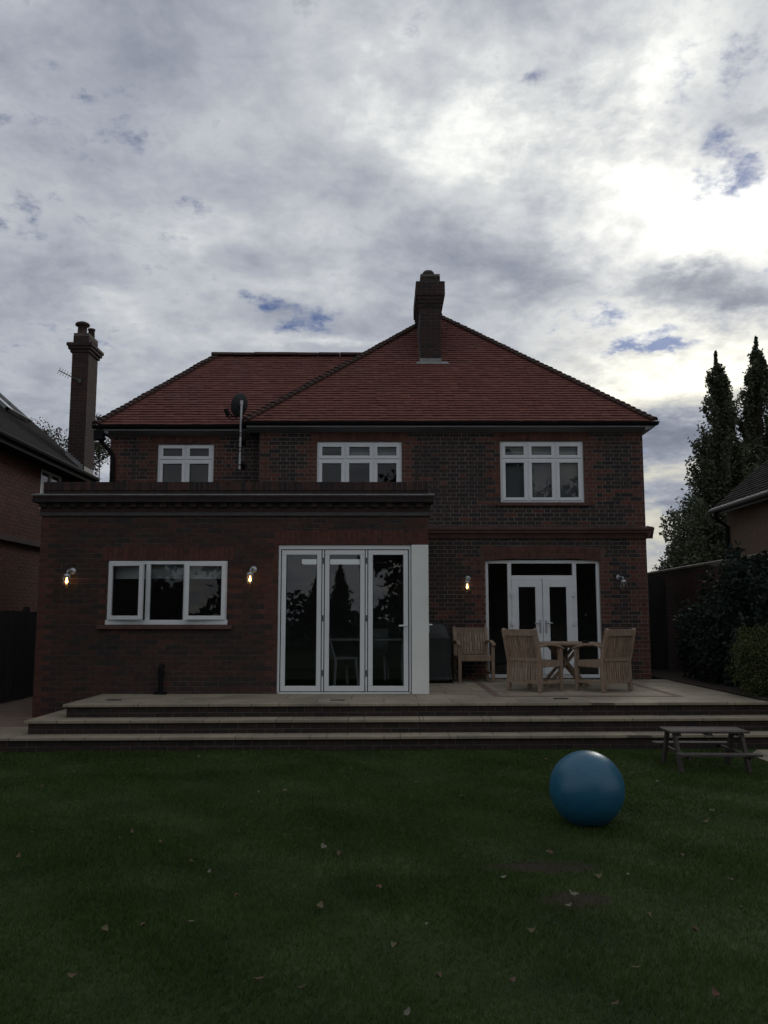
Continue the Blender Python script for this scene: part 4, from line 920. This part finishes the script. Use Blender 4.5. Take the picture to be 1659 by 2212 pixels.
# roof window near the verge
Sn = Vector((-1, 0, NP)).normalized(); Nn_ = Vector((NP, 0, 1)).normalized(); O_ = Vector((NEX, 0, NEZ))
m = MB(); 
def rp(s, y, h): return O_ + Sn * s + Vector((0, y, 0)) + Nn_ * h
ws_ = (1.72, 2.95, 18.55, 19.75)
for s0, s1, ya, yb in ((ws_[0], ws_[0] + .07, ws_[2], ws_[3]), (ws_[1] - .07, ws_[1], ws_[2], ws_[3]), (ws_[0], ws_[1], ws_[2], ws_[2] + .07), (ws_[0], ws_[1], ws_[3] - .07, ws_[3])):
    m.hexa([rp(s0, ya, .02), rp(s1, ya, .02), rp(s1, yb, .02), rp(s0, yb, .02), rp(s0, ya, .10), rp(s1, ya, .10), rp(s1, yb, .10), rp(s0, yb, .10)])
rwin = m.build('roof_window', LEADP, nroof)
m = MB(); m.poly([rp(ws_[0], ws_[2], .06), rp(ws_[1], ws_[2], .06), rp(ws_[1], ws_[3], .06), rp(ws_[0], ws_[3], .06)]); m.build('roof_window_pane', GLASS, nroof)
m = MB(); ring = stack(-7.49, -7.10, 20.0, 20.66, 4.6, 7.93, 8.2, (.04, .08, .11), 8.4, m); ring(-.01, 8.2, 8.42)
m.build('chimney', [MORTD, CHB], nroof)
m = MB(); m.lathe([(.12, 0), (.125, .03), (.112, .06), (.108, .22), (.165, .235), (.175, .265), (.15, .30), (.07, .335), (0, .34)], (-7.33, 20.16, 8.41), 20); m.build('chimney_pot', POTS, nroof, smooth=True)
m = MB(); m.lathe([(.085, 0), (.075, .22), (.09, .23), (.09, .265), (.07, .27), (.07, .2)], (-7.22, 20.48, 8.41), 18); m.build('chimney_pot', POTS, nroof, smooth=True)
m = MB()
for k in range(7): x_ = -7.12 - k * .06; z_ = NEZ + (NEX - x_) * NP; m.box(x_ - .06, x_, 19.985, 19.995, z_ - .02, z_ + .15)
for k in range(6): m.box(-7.095, -7.085, 20.0 + .11 * k, 20.11 + .11 * k, NEZ + .02, NEZ + .16)
m.build('flashing', LEADP, nroof)
AERM = pmat('dull_aerial_metal', (.09, .09, .095), .6, .2)
ta = thing('tv_aerial', 'small television aerial fixed to the tall left chimney', 'aerial', (-7.3, 19.95, 7.35))
m = MB(); a_ = Vector((-7.27, 19.96, 7.22)); b_ = Vector((-7.72, 19.80, 7.43)); m.tube([a_, b_], .012, 6); m.build('boom', AERM, ta)
m = MB()
for k in range(5): p_ = a_.lerp(b_, .5 + k * .12); m.tube([p_ - Vector((0, .10, .10)), p_ + Vector((0, .10, .10))], .006, 5)
m.build('element', AERM, ta); m = MB(); m.box(-7.30, -7.24, 19.94, 19.995, 7.17, 7.26); m.build('bracket', AERM, ta)

# ------------------------------------------------------------------ dark fence along the left boundary
fe = thing('fence', 'dark close boarded fence along the left side passage', 'fence', (-6.45, 15, .165))
m = MB(); y_ = 11.2
while y_ < 20.4: h_ = 1.72 + random.uniform(-.012, .012); m.box(-6.46 + random.uniform(-.004, .004), -6.44, y_, y_ + .118, .18, h_); y_ += .122
m.build('boards', FENCEM, fe)
for k in range(5):
    m = MB(); y_ = 11.3 + k * 2.2; m.box(-6.56, -6.47, y_, y_ + .09, .16, 1.80); m.build('post', FENCEM, fe)

# ------------------------------------------------------------------ right side: boundary wall, outbuilding
bw = thing('boundary_wall', 'tall old brick boundary wall with stone coping on the right', 'wall', (6.3, 17, 0))
m = MB(); bricks(m, (6.2, 24, 0), (0, -1, 0), (-1, 0, 0), 14.5, 2.6, bond='flemish', mats=(1, 1)); m.poly([(6.45, 9.5, 0), (6.45, 24, 0), (6.45, 24, 2.6), (6.45, 9.5, 2.6)]); m.poly([(6.2, 9.5, 0), (6.45, 9.5, 0), (6.45, 9.5, 2.6), (6.2, 9.5, 2.6)])
m.build('brickwork', [MORTD, BWB], bw)
m = MB(); y_ = 9.45
while y_ < 24: m.extrude([(-.05, 0), (.30, 0), (.30, .04), (.125, .085), (-.05, .04)], (6.2, y_ + .004, 2.6), (6.2, y_ + .596, 2.6 + random.uniform(-.004, .004)), (1, 0, 0), (0, 0, 1)); y_ += .6
m.build('coping', COPE, bw)
m = MB(); bricks(m, (6.08, 16.0, 0), (0, -1, 0), (-1, 0, 0), .45, 2.595, mats=(1, 1)); bricks(m, (6.08, 15.55, 0), (1, 0, 0), (0, -1, 0), .12, 2.595, mats=(1, 1)); m.build('pier', [MORTD, BWB], bw)
gt = thing('side_gate', 'dark boarded gate closing the passage right of the house', 'gate', (5.5, 18.6, .3))
m = MB(); x_ = 4.86
while x_ < 6.08: m.box(x_, x_ + .108, 18.6, 18.63, .35, 2.45); x_ += .112
m.build('boards', FENCEM, gt); m = MB(); m.box(4.86, 6.1, 18.632, 18.68, .7, .8); m.box(4.86, 6.1, 18.632, 18.68, 2.0, 2.1); m.build('ledges', FENCEM, gt)
ob = thing('outbuilding', 'low pebbledashed building with a dark tiled roof beyond the right wall', 'building', (8.5, 16, 0))
m = MB(); m.box(7.42, 12.5, 8, 18.45, 0, 3.9); m.poly([(7.42, 18.452, 3.9), (12.5, 18.452, 3.9), (9.96, 18.452, 6.0)]); m.build('wall', PEB, ob)
m = MB(); OP = .85
courses(m, (7.18, 18.62, 3.95), (0, -1, 0), Vector((1, 0, OP)).normalized(), 3.6, lambda s: 0, lambda s: 6.8, 0, gauge=.115, w=.18, th=.022)
m.poly([(7.18, 18.62, 3.93), (7.18, 8, 3.93), (9.96, 8, 3.93 + 2.78 * OP), (9.96, 18.62, 3.93 + 2.78 * OP)], 1); m.poly([(12.74, 18.62, 3.93), (12.74, 8, 3.93), (9.96, 8, 3.93 + 2.78 * OP), (9.96, 18.62, 3.93 + 2.78 * OP)], 1)
m.build('roof', [TILEN, pmat('outbuilding_underlay', (.015, .013, .012), .95)], ob)
m = MB(); m.tube([(7.13, 8, 3.90), (7.13, 18.6, 3.90)], .055, 8); m.box(7.17, 7.20, 8, 18.6, 3.80, 3.94); m.build('gutter', pmat('grey_gutter', (.055, .053, .05), .5), ob)
m = MB(); m.tube([(7.13, 18.35, 3.88), (7.14, 18.35, 3.75), (7.38, 18.35, 3.55), (7.38, 18.35, 0)], .04, 8); m.build('downpipe', BLACKP, ob)

# ------------------------------------------------------------------ foliage
def leaves(name, cen, size, mat, parent=None, flat=0., nrm=None, asp=.55):
    cen = np.asarray(cen, dtype=np.float64); n = len(cen)
    d = RNG.normal(size=(n, 3)); d[:, 2] *= (1 - flat); d /= np.linalg.norm(d, axis=1)[:, None]
    e = RNG.normal(size=(n, 3)); e -= d * (e * d).sum(1)[:, None]; e /= np.linalg.norm(e, axis=1)[:, None]
    s = size * RNG.uniform(.65, 1.3, n)[:, None]; q = np.cross(d, e)
    if parent is not None:
        o0 = ROOT.get(parent.name, Vector((0, 0, 0))); cen = cen - np.array([o0.x, o0.y, o0.z])
    v = np.stack([cen - d * s * .5, cen + e * s * asp * .5 + q * s * .06, cen + d * s * .5, cen - e * s * asp * .5 + q * s * .06], 1).reshape(-1, 3)
    me = bpy.data.meshes.new(name); me.vertices.add(4 * n); me.vertices.foreach_set('co', v.ravel())
    me.loops.add(4 * n); me.loops.foreach_set('vertex_index', np.arange(4 * n, dtype=np.int32))
    me.polygons.add(n); me.polygons.foreach_set('loop_start', np.arange(0, 4 * n, 4, dtype=np.int32)); me.polygons.foreach_set('loop_total', np.full(n, 4, dtype=np.int32))
    me.materials.append(mat); me.update(); me.validate()
    return link(name, me, parent)
def poplar(x, y, H, rm, label, n=15000, base=.12, size=.17, seed=1, group='poplars beyond the right wall'):
    rg = np.random.default_rng(seed)
    t = thing('poplar_tree', label, 'tree', (x, y, 0), 0, group)
    tr = MB(); tr.tube([(x, y, 0), (x + .05, y, H * .4), (x - .03, y, H * .75), (x, y, H * .97)], [.28, .2, .1, .02], 8)
    pts = []; nb_ = 190
    for k in range(nb_):
        h = base + (1 - base) * rg.uniform(0, 1) ** .9; a = rg.uniform(0, 2 * math.pi)
        pr_ = (min(1, (h - base) / .22 + .35)) * (1 - max(0, h - .3) / .7) ** .82 * rg.uniform(.7, 1.08) + .025
        r1 = rm * pr_; ln = r1 * 2.4
        p0 = np.array([x, y, H * h - ln * .55]); p1 = np.array([x + math.cos(a) * r1, y + math.sin(a) * r1, min(H * h + ln * .25, H * (1. - .01 * rg.uniform(0, 6)))])
        mid_ = (p0 + p1) / 2 + np.array([math.cos(a), math.sin(a), 0]) * r1 * .22
        if p0[2] > .3: tr.tube([tuple(p0), tuple(mid_), tuple(p1)], [.03, .018, .005], 4, caps=False)
        m_ = int(n / nb_ * (.4 + 1.2 * pr_)); tt_ = rg.uniform(.25, 1.05, m_)[:, None]
        q = (1 - tt_) ** 2 * p0 + 2 * tt_ * (1 - tt_) * mid_ + tt_ ** 2 * p1
        pts.append(q + rg.normal(size=(m_, 3)) * np.array([.13, .13, .2]) * (.35 + .7 * pr_))
    zz = rg.uniform(.88, 1.035, 600); aa = rg.uniform(0, 2 * math.pi, 600); rr_ = (1.05 - zz) * 1.5 * rm / 2 * rg.uniform(0, 1, 600) ** .5
    pts.append(np.stack([x + np.cos(aa) * rr_, y + np.sin(aa) * rr_, zz * H], 1))
    tr.build('trunk', BARK, t); leaves('crown', np.concatenate(pts), size, LEAF_P, t)
    return t
def bush(name, label, cat, c, rad, n, size, mat, clumps=40, seed=2, trunk=0., core=.72, group=None, floor=.02, sq=1.0):
    rg = np.random.default_rng(seed); c = np.array(c); rad = np.array(rad)
    t = thing(name, label, cat, (c[0], c[1], floor), 0, group)
    cc = rg.normal(size=(clumps, 3)); cc /= np.linalg.norm(cc, axis=1)[:, None]; cc *= rg.uniform(.45, .95, clumps)[:, None]
    cr_ = rg.uniform(.22, .42, clumps)
    k = rg.integers(0, clumps, n); d = rg.normal(size=(n, 3)); d /= np.linalg.norm(d, axis=1)[:, None]; d *= rg.uniform(.55, 1.05, n)[:, None]
    p = cc[k] + d * cr_[k][:, None]
    if sq != 1: p = np.sign(p) * np.abs(p) ** sq
    p = c + p * rad; p = p[p[:, 2] > floor + .02]
    leaves('foliage' if not trunk else 'crown', p, size, mat, t)
    st = MB()
    if trunk:
        st.tube([(c[0], c[1], 0), (c[0] + .1, c[1], c[2] * .6), (c[0], c[1], c[2] + rad[2] * .5)], [trunk, trunk * .7, trunk * .15], 8)
    for i in range(0, clumps, 2 if trunk else 3):
        e_ = c + cc[i] * rad
        if e_[2] < floor + .1: continue
        b0 = (c[0] + (0 if trunk else cc[i][0] * rad[0] * .3), c[1] + (0 if trunk else cc[i][1] * rad[1] * .3), max(c[2] - rad[2] * .55, floor) if trunk else floor)
        st.tube([b0, tuple((np.array(b0) + e_) / 2 + np.array([0, 0, .1 * rad[2]])), tuple(e_)], [max(.018, trunk * .3), max(.012, trunk * .15), .006], 5, caps=False)
    st.build('trunk' if trunk else 'stems', BARK, t)
    return t
poplar(13.55, 34, 12.0, 1.9, 'left of the two tall dark poplars beyond the right wall', 44000, seed=3, base=.08, size=.145)
poplar(15.45, 34.5, 12.75, 1.9, 'tallest poplar, at the right edge beyond the outbuilding roof', 44000, seed=9, base=.08, size=.145)
poplar(14.6, 36, 9.6, 1.8, 'shorter poplar standing between the two tall ones', 24000, seed=5, size=.145)
bush('broadleaf_tree', 'low dark bushy tree between the house corner and the poplars', 'tree', (12.0, 32, 3.4), (1.9, 1.6, 2.5), 22000, .14, LEAF_P, 46, 21, trunk=.14, group='trees beyond the right wall', floor=.0)
bush('broadleaf_tree', 'dark bushy tree in front of the poplars behind the outbuilding', 'tree', (14.2, 31, 3.8), (1.9, 1.6, 3.2), 18000, .14, LEAF_P, 50, 22, trunk=.16, group='trees beyond the right wall', floor=.0)
bush('broadleaf_tree', 'thin tree peeping over the left roof beside the chimney', 'tree', (-15.0, 40, 8.75), (1.5, 1.4, 1.6), 3200, .12, LEAF_D, 36, 23, trunk=.07, group='distant trees behind the left roofs', floor=.0)
bush('broadleaf_tree', 'sparse treetop showing over the left roof slope', 'tree', (-17.2, 42, 9.7), (1.5, 1.4, 1.5), 2800, .12, LEAF_D, 34, 26, trunk=.07, group='distant trees behind the left roofs', floor=.0)
bush('broadleaf_tree', 'treetop between the left chimney and the red roof', 'tree', (-13.5, 40, 10.0), (.8, 1.2, 1.45), 2600, .12, LEAF_D, 26, 24, trunk=.06, group='distant trees behind the left roofs', floor=.0)
# planting along the right wall
G_ = 'dark evergreen shrubs along the right wall'
bush('evergreen_shrub', 'dark evergreen shrub nearest the house corner, against the right wall', 'shrub', (5.75, 15.4, 1.15), (.5, .9, 1.0), 7000, .085, LEAF_L, 34, 31, group=G_, floor=.5)
bush('evergreen_shrub', 'tall dark laurel shrub leaning over the wall coping', 'shrub', (5.85, 14.0, 1.45), (.62, 1.0, 1.2), 10000, .095, LEAF_L, 42, 32, group=G_, floor=.5)
bush('evergreen_shrub', 'big dark laurel shrub above the clipped box bush', 'shrub', (5.95, 12.5, 1.45), (.72, 1.0, 1.2), 10000, .095, LEAF_L, 42, 33, group=G_, floor=.5)
bush('box_bush', 'clipped yellow green box bush at the right edge of the terrace', 'bush', (5.62, 12.35, 1.0), (.60, .62, .56), 26000, .034, LEAF_B, 150, 34, floor=.5, sq=.82)

# ------------------------------------------------------------------ what the door glass mirrors: the far end of the garden behind the camera
GB = 'trees at the far end of the garden'
bush('broadleaf_tree', 'big dark garden tree mirrored in the right door panes', 'tree', (6.2, -15, 5.2), (7.0, 4, 5.2), 20000, .5, LEAF_P, 60, 41, trunk=.3, group=GB, floor=.0)
bush('broadleaf_tree', 'round garden tree mirrored low in the left door pane', 'tree', (-13, -24, 2.0), (6.5, 3, 1.8), 4000, .5, LEAF_P, 50, 42, trunk=.25, group=GB, floor=.0)
bush('broadleaf_tree', 'unseen spreading tree added far to the left to darken the kitchen sash reflection', 'tree', (-17, -22, 5.0), (7, 3, 5.2), 6000, .5, LEAF_P, 50, 43, trunk=.25, group=GB, floor=.0)  # added out of view so the open kitchen sash mirrors something dark
hd_ = thing('hedge', 'tall dark hedge closing the far end of the garden', 'hedge', (0, -17, 0))
rg = np.random.default_rng(77); n_ = 9000; t_ = rg.uniform(-1, 1, n_); hx_ = rg.uniform(-24, 24, n_)
top_ = 2.3 + .35 * np.sin(hx_ * 1.1) + .25 * np.sin(hx_ * 2.7 + 1)
leaves('foliage', np.stack([hx_, -17 + rg.normal(size=n_) * .5, rg.uniform(0, 1, n_) ** .7 * top_], 1), .42, LEAF_L, hd_)
m = MB()
for k in range(24): m.tube([(-23 + 2 * k, -17, 0), (-23 + 2 * k + .1, -17, 1.8)], [.08, .02], 6)
m.build('stems', BARK, hd_)
poplar(-3.4, -42, 5.6, 1.0, 'slender poplar mirrored in the left door pane', 3000, seed=44, size=.3, group=GB)
poplar(-5.2, -42, 5.0, .9, 'second slender poplar mirrored in the left door pane', 3000, seed=45, size=.3, group=GB)

# ------------------------------------------------------------------ kitchen furniture seen through the doors
WPL = pmat('white_furniture', (.62, .63, .62), .4, .05)
dt = thing('dining_table', 'white dining table inside behind the bifold doors', 'table', (-.35, 15.0, .5))
m = MB(); m.box(-.75, .75, -.42, .42, .72, .75); m.build('table_top', WPL, dt, bevel=.004, local=True)
for sx in (-.68, .68):
    for sy in (-.36, .36): m = MB(); m.bar((sx, sy, 0), (sx, sy, .72), .06, .06, up=(0, 1, 0)); m.build('leg', WPL, dt, local=True)
def dchair(x, y, rz, label):
    t = thing('dining_chair', label, 'chair', (x, y, .5), rz, 'white dining chairs indoors')
    m = MB(); m.box(-.21, .21, -.2, .22, .43, .46); m.build('seat', WPL, t, bevel=.01, local=True)
    m = MB(); m.hexa([(-.2, -.2, .46), (.2, -.2, .46), (.2, -.17, .46), (-.2, -.17, .46), (-.19, -.33, .9), (.19, -.33, .9), (.19, -.305, .9), (-.19, -.305, .9)]); m.build('backrest', WPL, t, bevel=.008, local=True)
    for sx in (-.18, .18):
        for sy in (-.17, .19): m = MB(); m.bar((sx, sy, .43), (sx * 1.15, sy * 1.2, 0), .035, .035, up=(0, 1, 0)); m.build('leg', WPL, t, local=True)
dchair(-.72, 14.35, R(-62), 'white chair tucked at the near side of the indoor table')
dchair(-.15, 15.75, R(172), 'white chair at the far side of the indoor table')
m = MB(); m.box(-1.55, -.45, 16.2, 16.5, 2.62, 2.70)
tag(m.build('ceiling_light', emit('dim_light_panel', (.75, .8, .82), .22)), 'long pale ceiling light inside above the dining table', 'ceiling light')

# ------------------------------------------------------------------ lawn: grass, bare patches, leaves
def grass():
    V = []
    for y0_, y1_, dens, w_, h_ in ((2.9, 4.3, 11000, .0030, .032), (4.3, 5.6, 8500, .0035, .031), (5.6, 7.2, 6600, .0045, .030), (7.2, 9., 4600, .006, .030), (9., 10.72, 3400, .0075, .030)):
        hx = y1_ * .47 + 1.2; n = int((y1_ - y0_) * 2 * hx * dens)
        x = RNG.uniform(-hx, hx, n); y = RNG.uniform(y0_, y1_, n)
        keep = (x > -7.4)
        for (px, py, ra, rb) in PATCH:
            q = ((x - px) / ra) ** 2 + ((y - py) / rb) ** 2; keep &= RNG.uniform(0, 1, n) < np.clip((q - .05) / 1.9, .16, 1)
        keep &= ~((x > 4.25) & (y > 9.15) & (x - 4.3 > (10.35 - y) * .0)); keep &= (y < 10.71 + .035 * x)
        x, y = x[keep], y[keep]; n = len(x)
        tall = .75 + .35 * np.sin(x * 2.1 + 1.3 * np.sin(y * 1.7)) * np.sin(y * 2.6 + x) + .15 * np.sin(x * 7 + y * 5)
        a = RNG.uniform(0, 2 * math.pi, n); lean = RNG.uniform(.15, 1.0, n); b = RNG.uniform(0, 2 * math.pi, n)
        h = h_ * np.clip(tall, .45, 1.3) * RNG.uniform(.6, 1.25, n); w = w_ * RNG.uniform(.7, 1.3, n)
        base = np.stack([x, y, np.zeros(n)], 1); s = np.stack([np.cos(a), np.sin(a), np.zeros(n)], 1) * w[:, None] * .5
        tip = base + np.stack([np.cos(b) * lean * h, np.sin(b) * lean * h, h * np.sqrt(1.15 - .6 * lean)], 1)
        mid_ = base + (tip - base) * np.array([.42, .42, .62]); V.append(np.stack([base - s, base + s, mid_ + s * .8, tip, mid_ - s * .8], 1).reshape(-1, 3))
    v = np.concatenate(V); n = len(v) // 5
    me = bpy.data.meshes.new('grass'); me.vertices.add(5 * n); me.vertices.foreach_set('co', v.ravel()); me.loops.add(5 * n); me.loops.foreach_set('vertex_index', np.arange(5 * n, dtype=np.int32))
    me.polygons.add(n); me.polygons.foreach_set('loop_start', np.arange(0, 5 * n, 5, dtype=np.int32)); me.polygons.foreach_set('loop_total', np.full(n, 5, dtype=np.int32))
    me.materials.append(BLADE); me.update(); tag(link('grass', me), kind='stuff')
grass()
LC = {'brown': pmat('brown_leaf', (.085, .05, .028), .8, .35, 30.), 'pale': pmat('pale_leaf', (.13, .115, .085), .8, .3, 30.), 'ochre': pmat('ochre_leaf', (.10, .08, .035), .8, .3, 30.), 'red': pmat('rust_leaf', (.10, .042, .024), .8, .3, 30.)}
def leaf_mesh(col, s):
    m = MB(); n = 5; rows2 = []
    for i in range(n):
        t = i / (n - 1); w_ = math.sin(math.pi * min(.97, t * .9 + .08)) * .32; cz = .22 * (2 * t - 1) ** 2 + random.uniform(0, .05); lift = random.uniform(.08, .3)
        rows2.append([((t - .5), -w_, cz + lift * w_ * 1.6), ((t - .5), 0, cz), ((t - .5), w_, cz + lift * w_ * 1.2)])
    for a_, b_ in zip(rows2, rows2[1:]):
        for j in range(2): m.poly([a_[j], a_[j + 1], b_[j + 1], b_[j]])
    m.poly([(.49, -.012, .2), (.72, -.01, .26), (.72, .01, .26), (.49, .012, .2)])
    m.v = [(x * s, y * s, z * s + .002) for x, y, z in m.v]
    o = m.build('fallen_leaf', LC[col], smooth=True); return o
# photo positions (1659 px wide copy) and colours of the leaves one can make out on the grass
LV = [(262, 1812, 'pale'), (285, 1798, 'brown'), (412, 1860, 'brown'), (345, 1822, 'ochre'), (560, 1712, 'pale'), (612, 1708, 'ochre'), (452, 1884, 'pale'), (355, 1948, 'pale'), (225, 2010, 'ochre'), (310, 2000, 'brown'), (408, 1992, 'pale'), (66, 1800, 'ochre'),
      (430, 1635, 'pale'), (640, 1632, 'brown'), (860, 1650, 'brown'), (520, 1798, 'brown'), (700, 1832, 'pale'), (735, 1846, 'brown'), (818, 1918, 'red'), (512, 1936, 'red'), (925, 1998, 'pale'), (945, 2110, 'brown'), (855, 2046, 'ochre'), (562, 2116, 'red'),
      (650, 2135, 'brown'), (1105, 2120, 'brown'), (1145, 2012, 'ochre'), (1185, 1840, 'pale'), (1190, 1842, 'red'), (1090, 1895, 'pale'), (1228, 1958, 'pale'), (1240, 1935, 'pale'), (1540, 1752, 'pale'), (1555, 1765, 'red'), (1525, 1775, 'ochre'), (1575, 1900, 'pale'),
      (1600, 1965, 'ochre'), (1545, 2150, 'red'), (1380, 2090, 'ochre'), (1480, 1850, 'brown'), (1640, 1815, 'pale'), (1360, 1890, 'pale'), (1290, 1895, 'ochre'), (1180, 1640, 'brown'), (1222, 1650, 'pale'), (1420, 1690, 'pale'), (1610, 1715, 'pale'), (1655, 1560 + 130, 'ochre'),
      (90, 1700, 'brown'), (160, 1668, 'ochre'), (1000, 1720, 'pale'), (900, 1690, 'ochre'), (760, 1660, 'brown'), (1020, 1640, 'red'), (240, 1650, 'brown'), (40, 1850, 'brown'), (1500, 2010, 'brown'), (1400, 1980, 'ochre'), (880, 2190, 'pale'), (1330, 2170, 'brown'), (160, 2110, 'brown'), (690, 1960, 'ochre')]
WHERE = {'near': 'in the foreground of the lawn', 'steps': 'on the grass near the steps', 'left': 'on the left half of the lawn', 'right': 'on the lawn around and beyond the blue ball'}
protos = {}
for px, py, col in LV:
    p = gz(px, py, .03); size = random.uniform(.036, .064)
    reg = 'near' if py > 1990 else 'steps' if py < 1670 else 'left' if px < 830 else 'right'
    if col not in protos: protos[col] = [leaf_mesh(col, 1.0) for _ in range(3)]; used = [False] * 3; protos[col + '_u'] = used
    k = random.randrange(3)
    if not protos[col + '_u'][k]: o = protos[col][k]; protos[col + '_u'][k] = True
    else: o = protos[col][k].copy(); C.objects.link(o)
    o.location = (p.x, p.y, .030); o.scale = (size, size * random.uniform(.7, 1.1), size * random.uniform(.8, 1.6)); o.rotation_euler = (random.uniform(-.4, .4), random.uniform(-.4, .4), random.uniform(0, 6.28))
    names = {'brown': 'dry brown', 'pale': 'pale curled', 'ochre': 'yellowish', 'red': 'rusty red'}
    tag(o, names[col] + ' fallen leaf ' + WHERE[reg], 'leaf', names[col] + ' leaves ' + WHERE[reg])
for col in LC:
    for o, u in zip(protos.get(col, []), protos.get(col + '_u', [])):
        if not u: bpy.data.objects.remove(o)

# ------------------------------------------------------------------ render settings
S.render.engine = 'CYCLES'
S.cycles.max_bounces = 8; S.cycles.transparent_max_bounces = 12
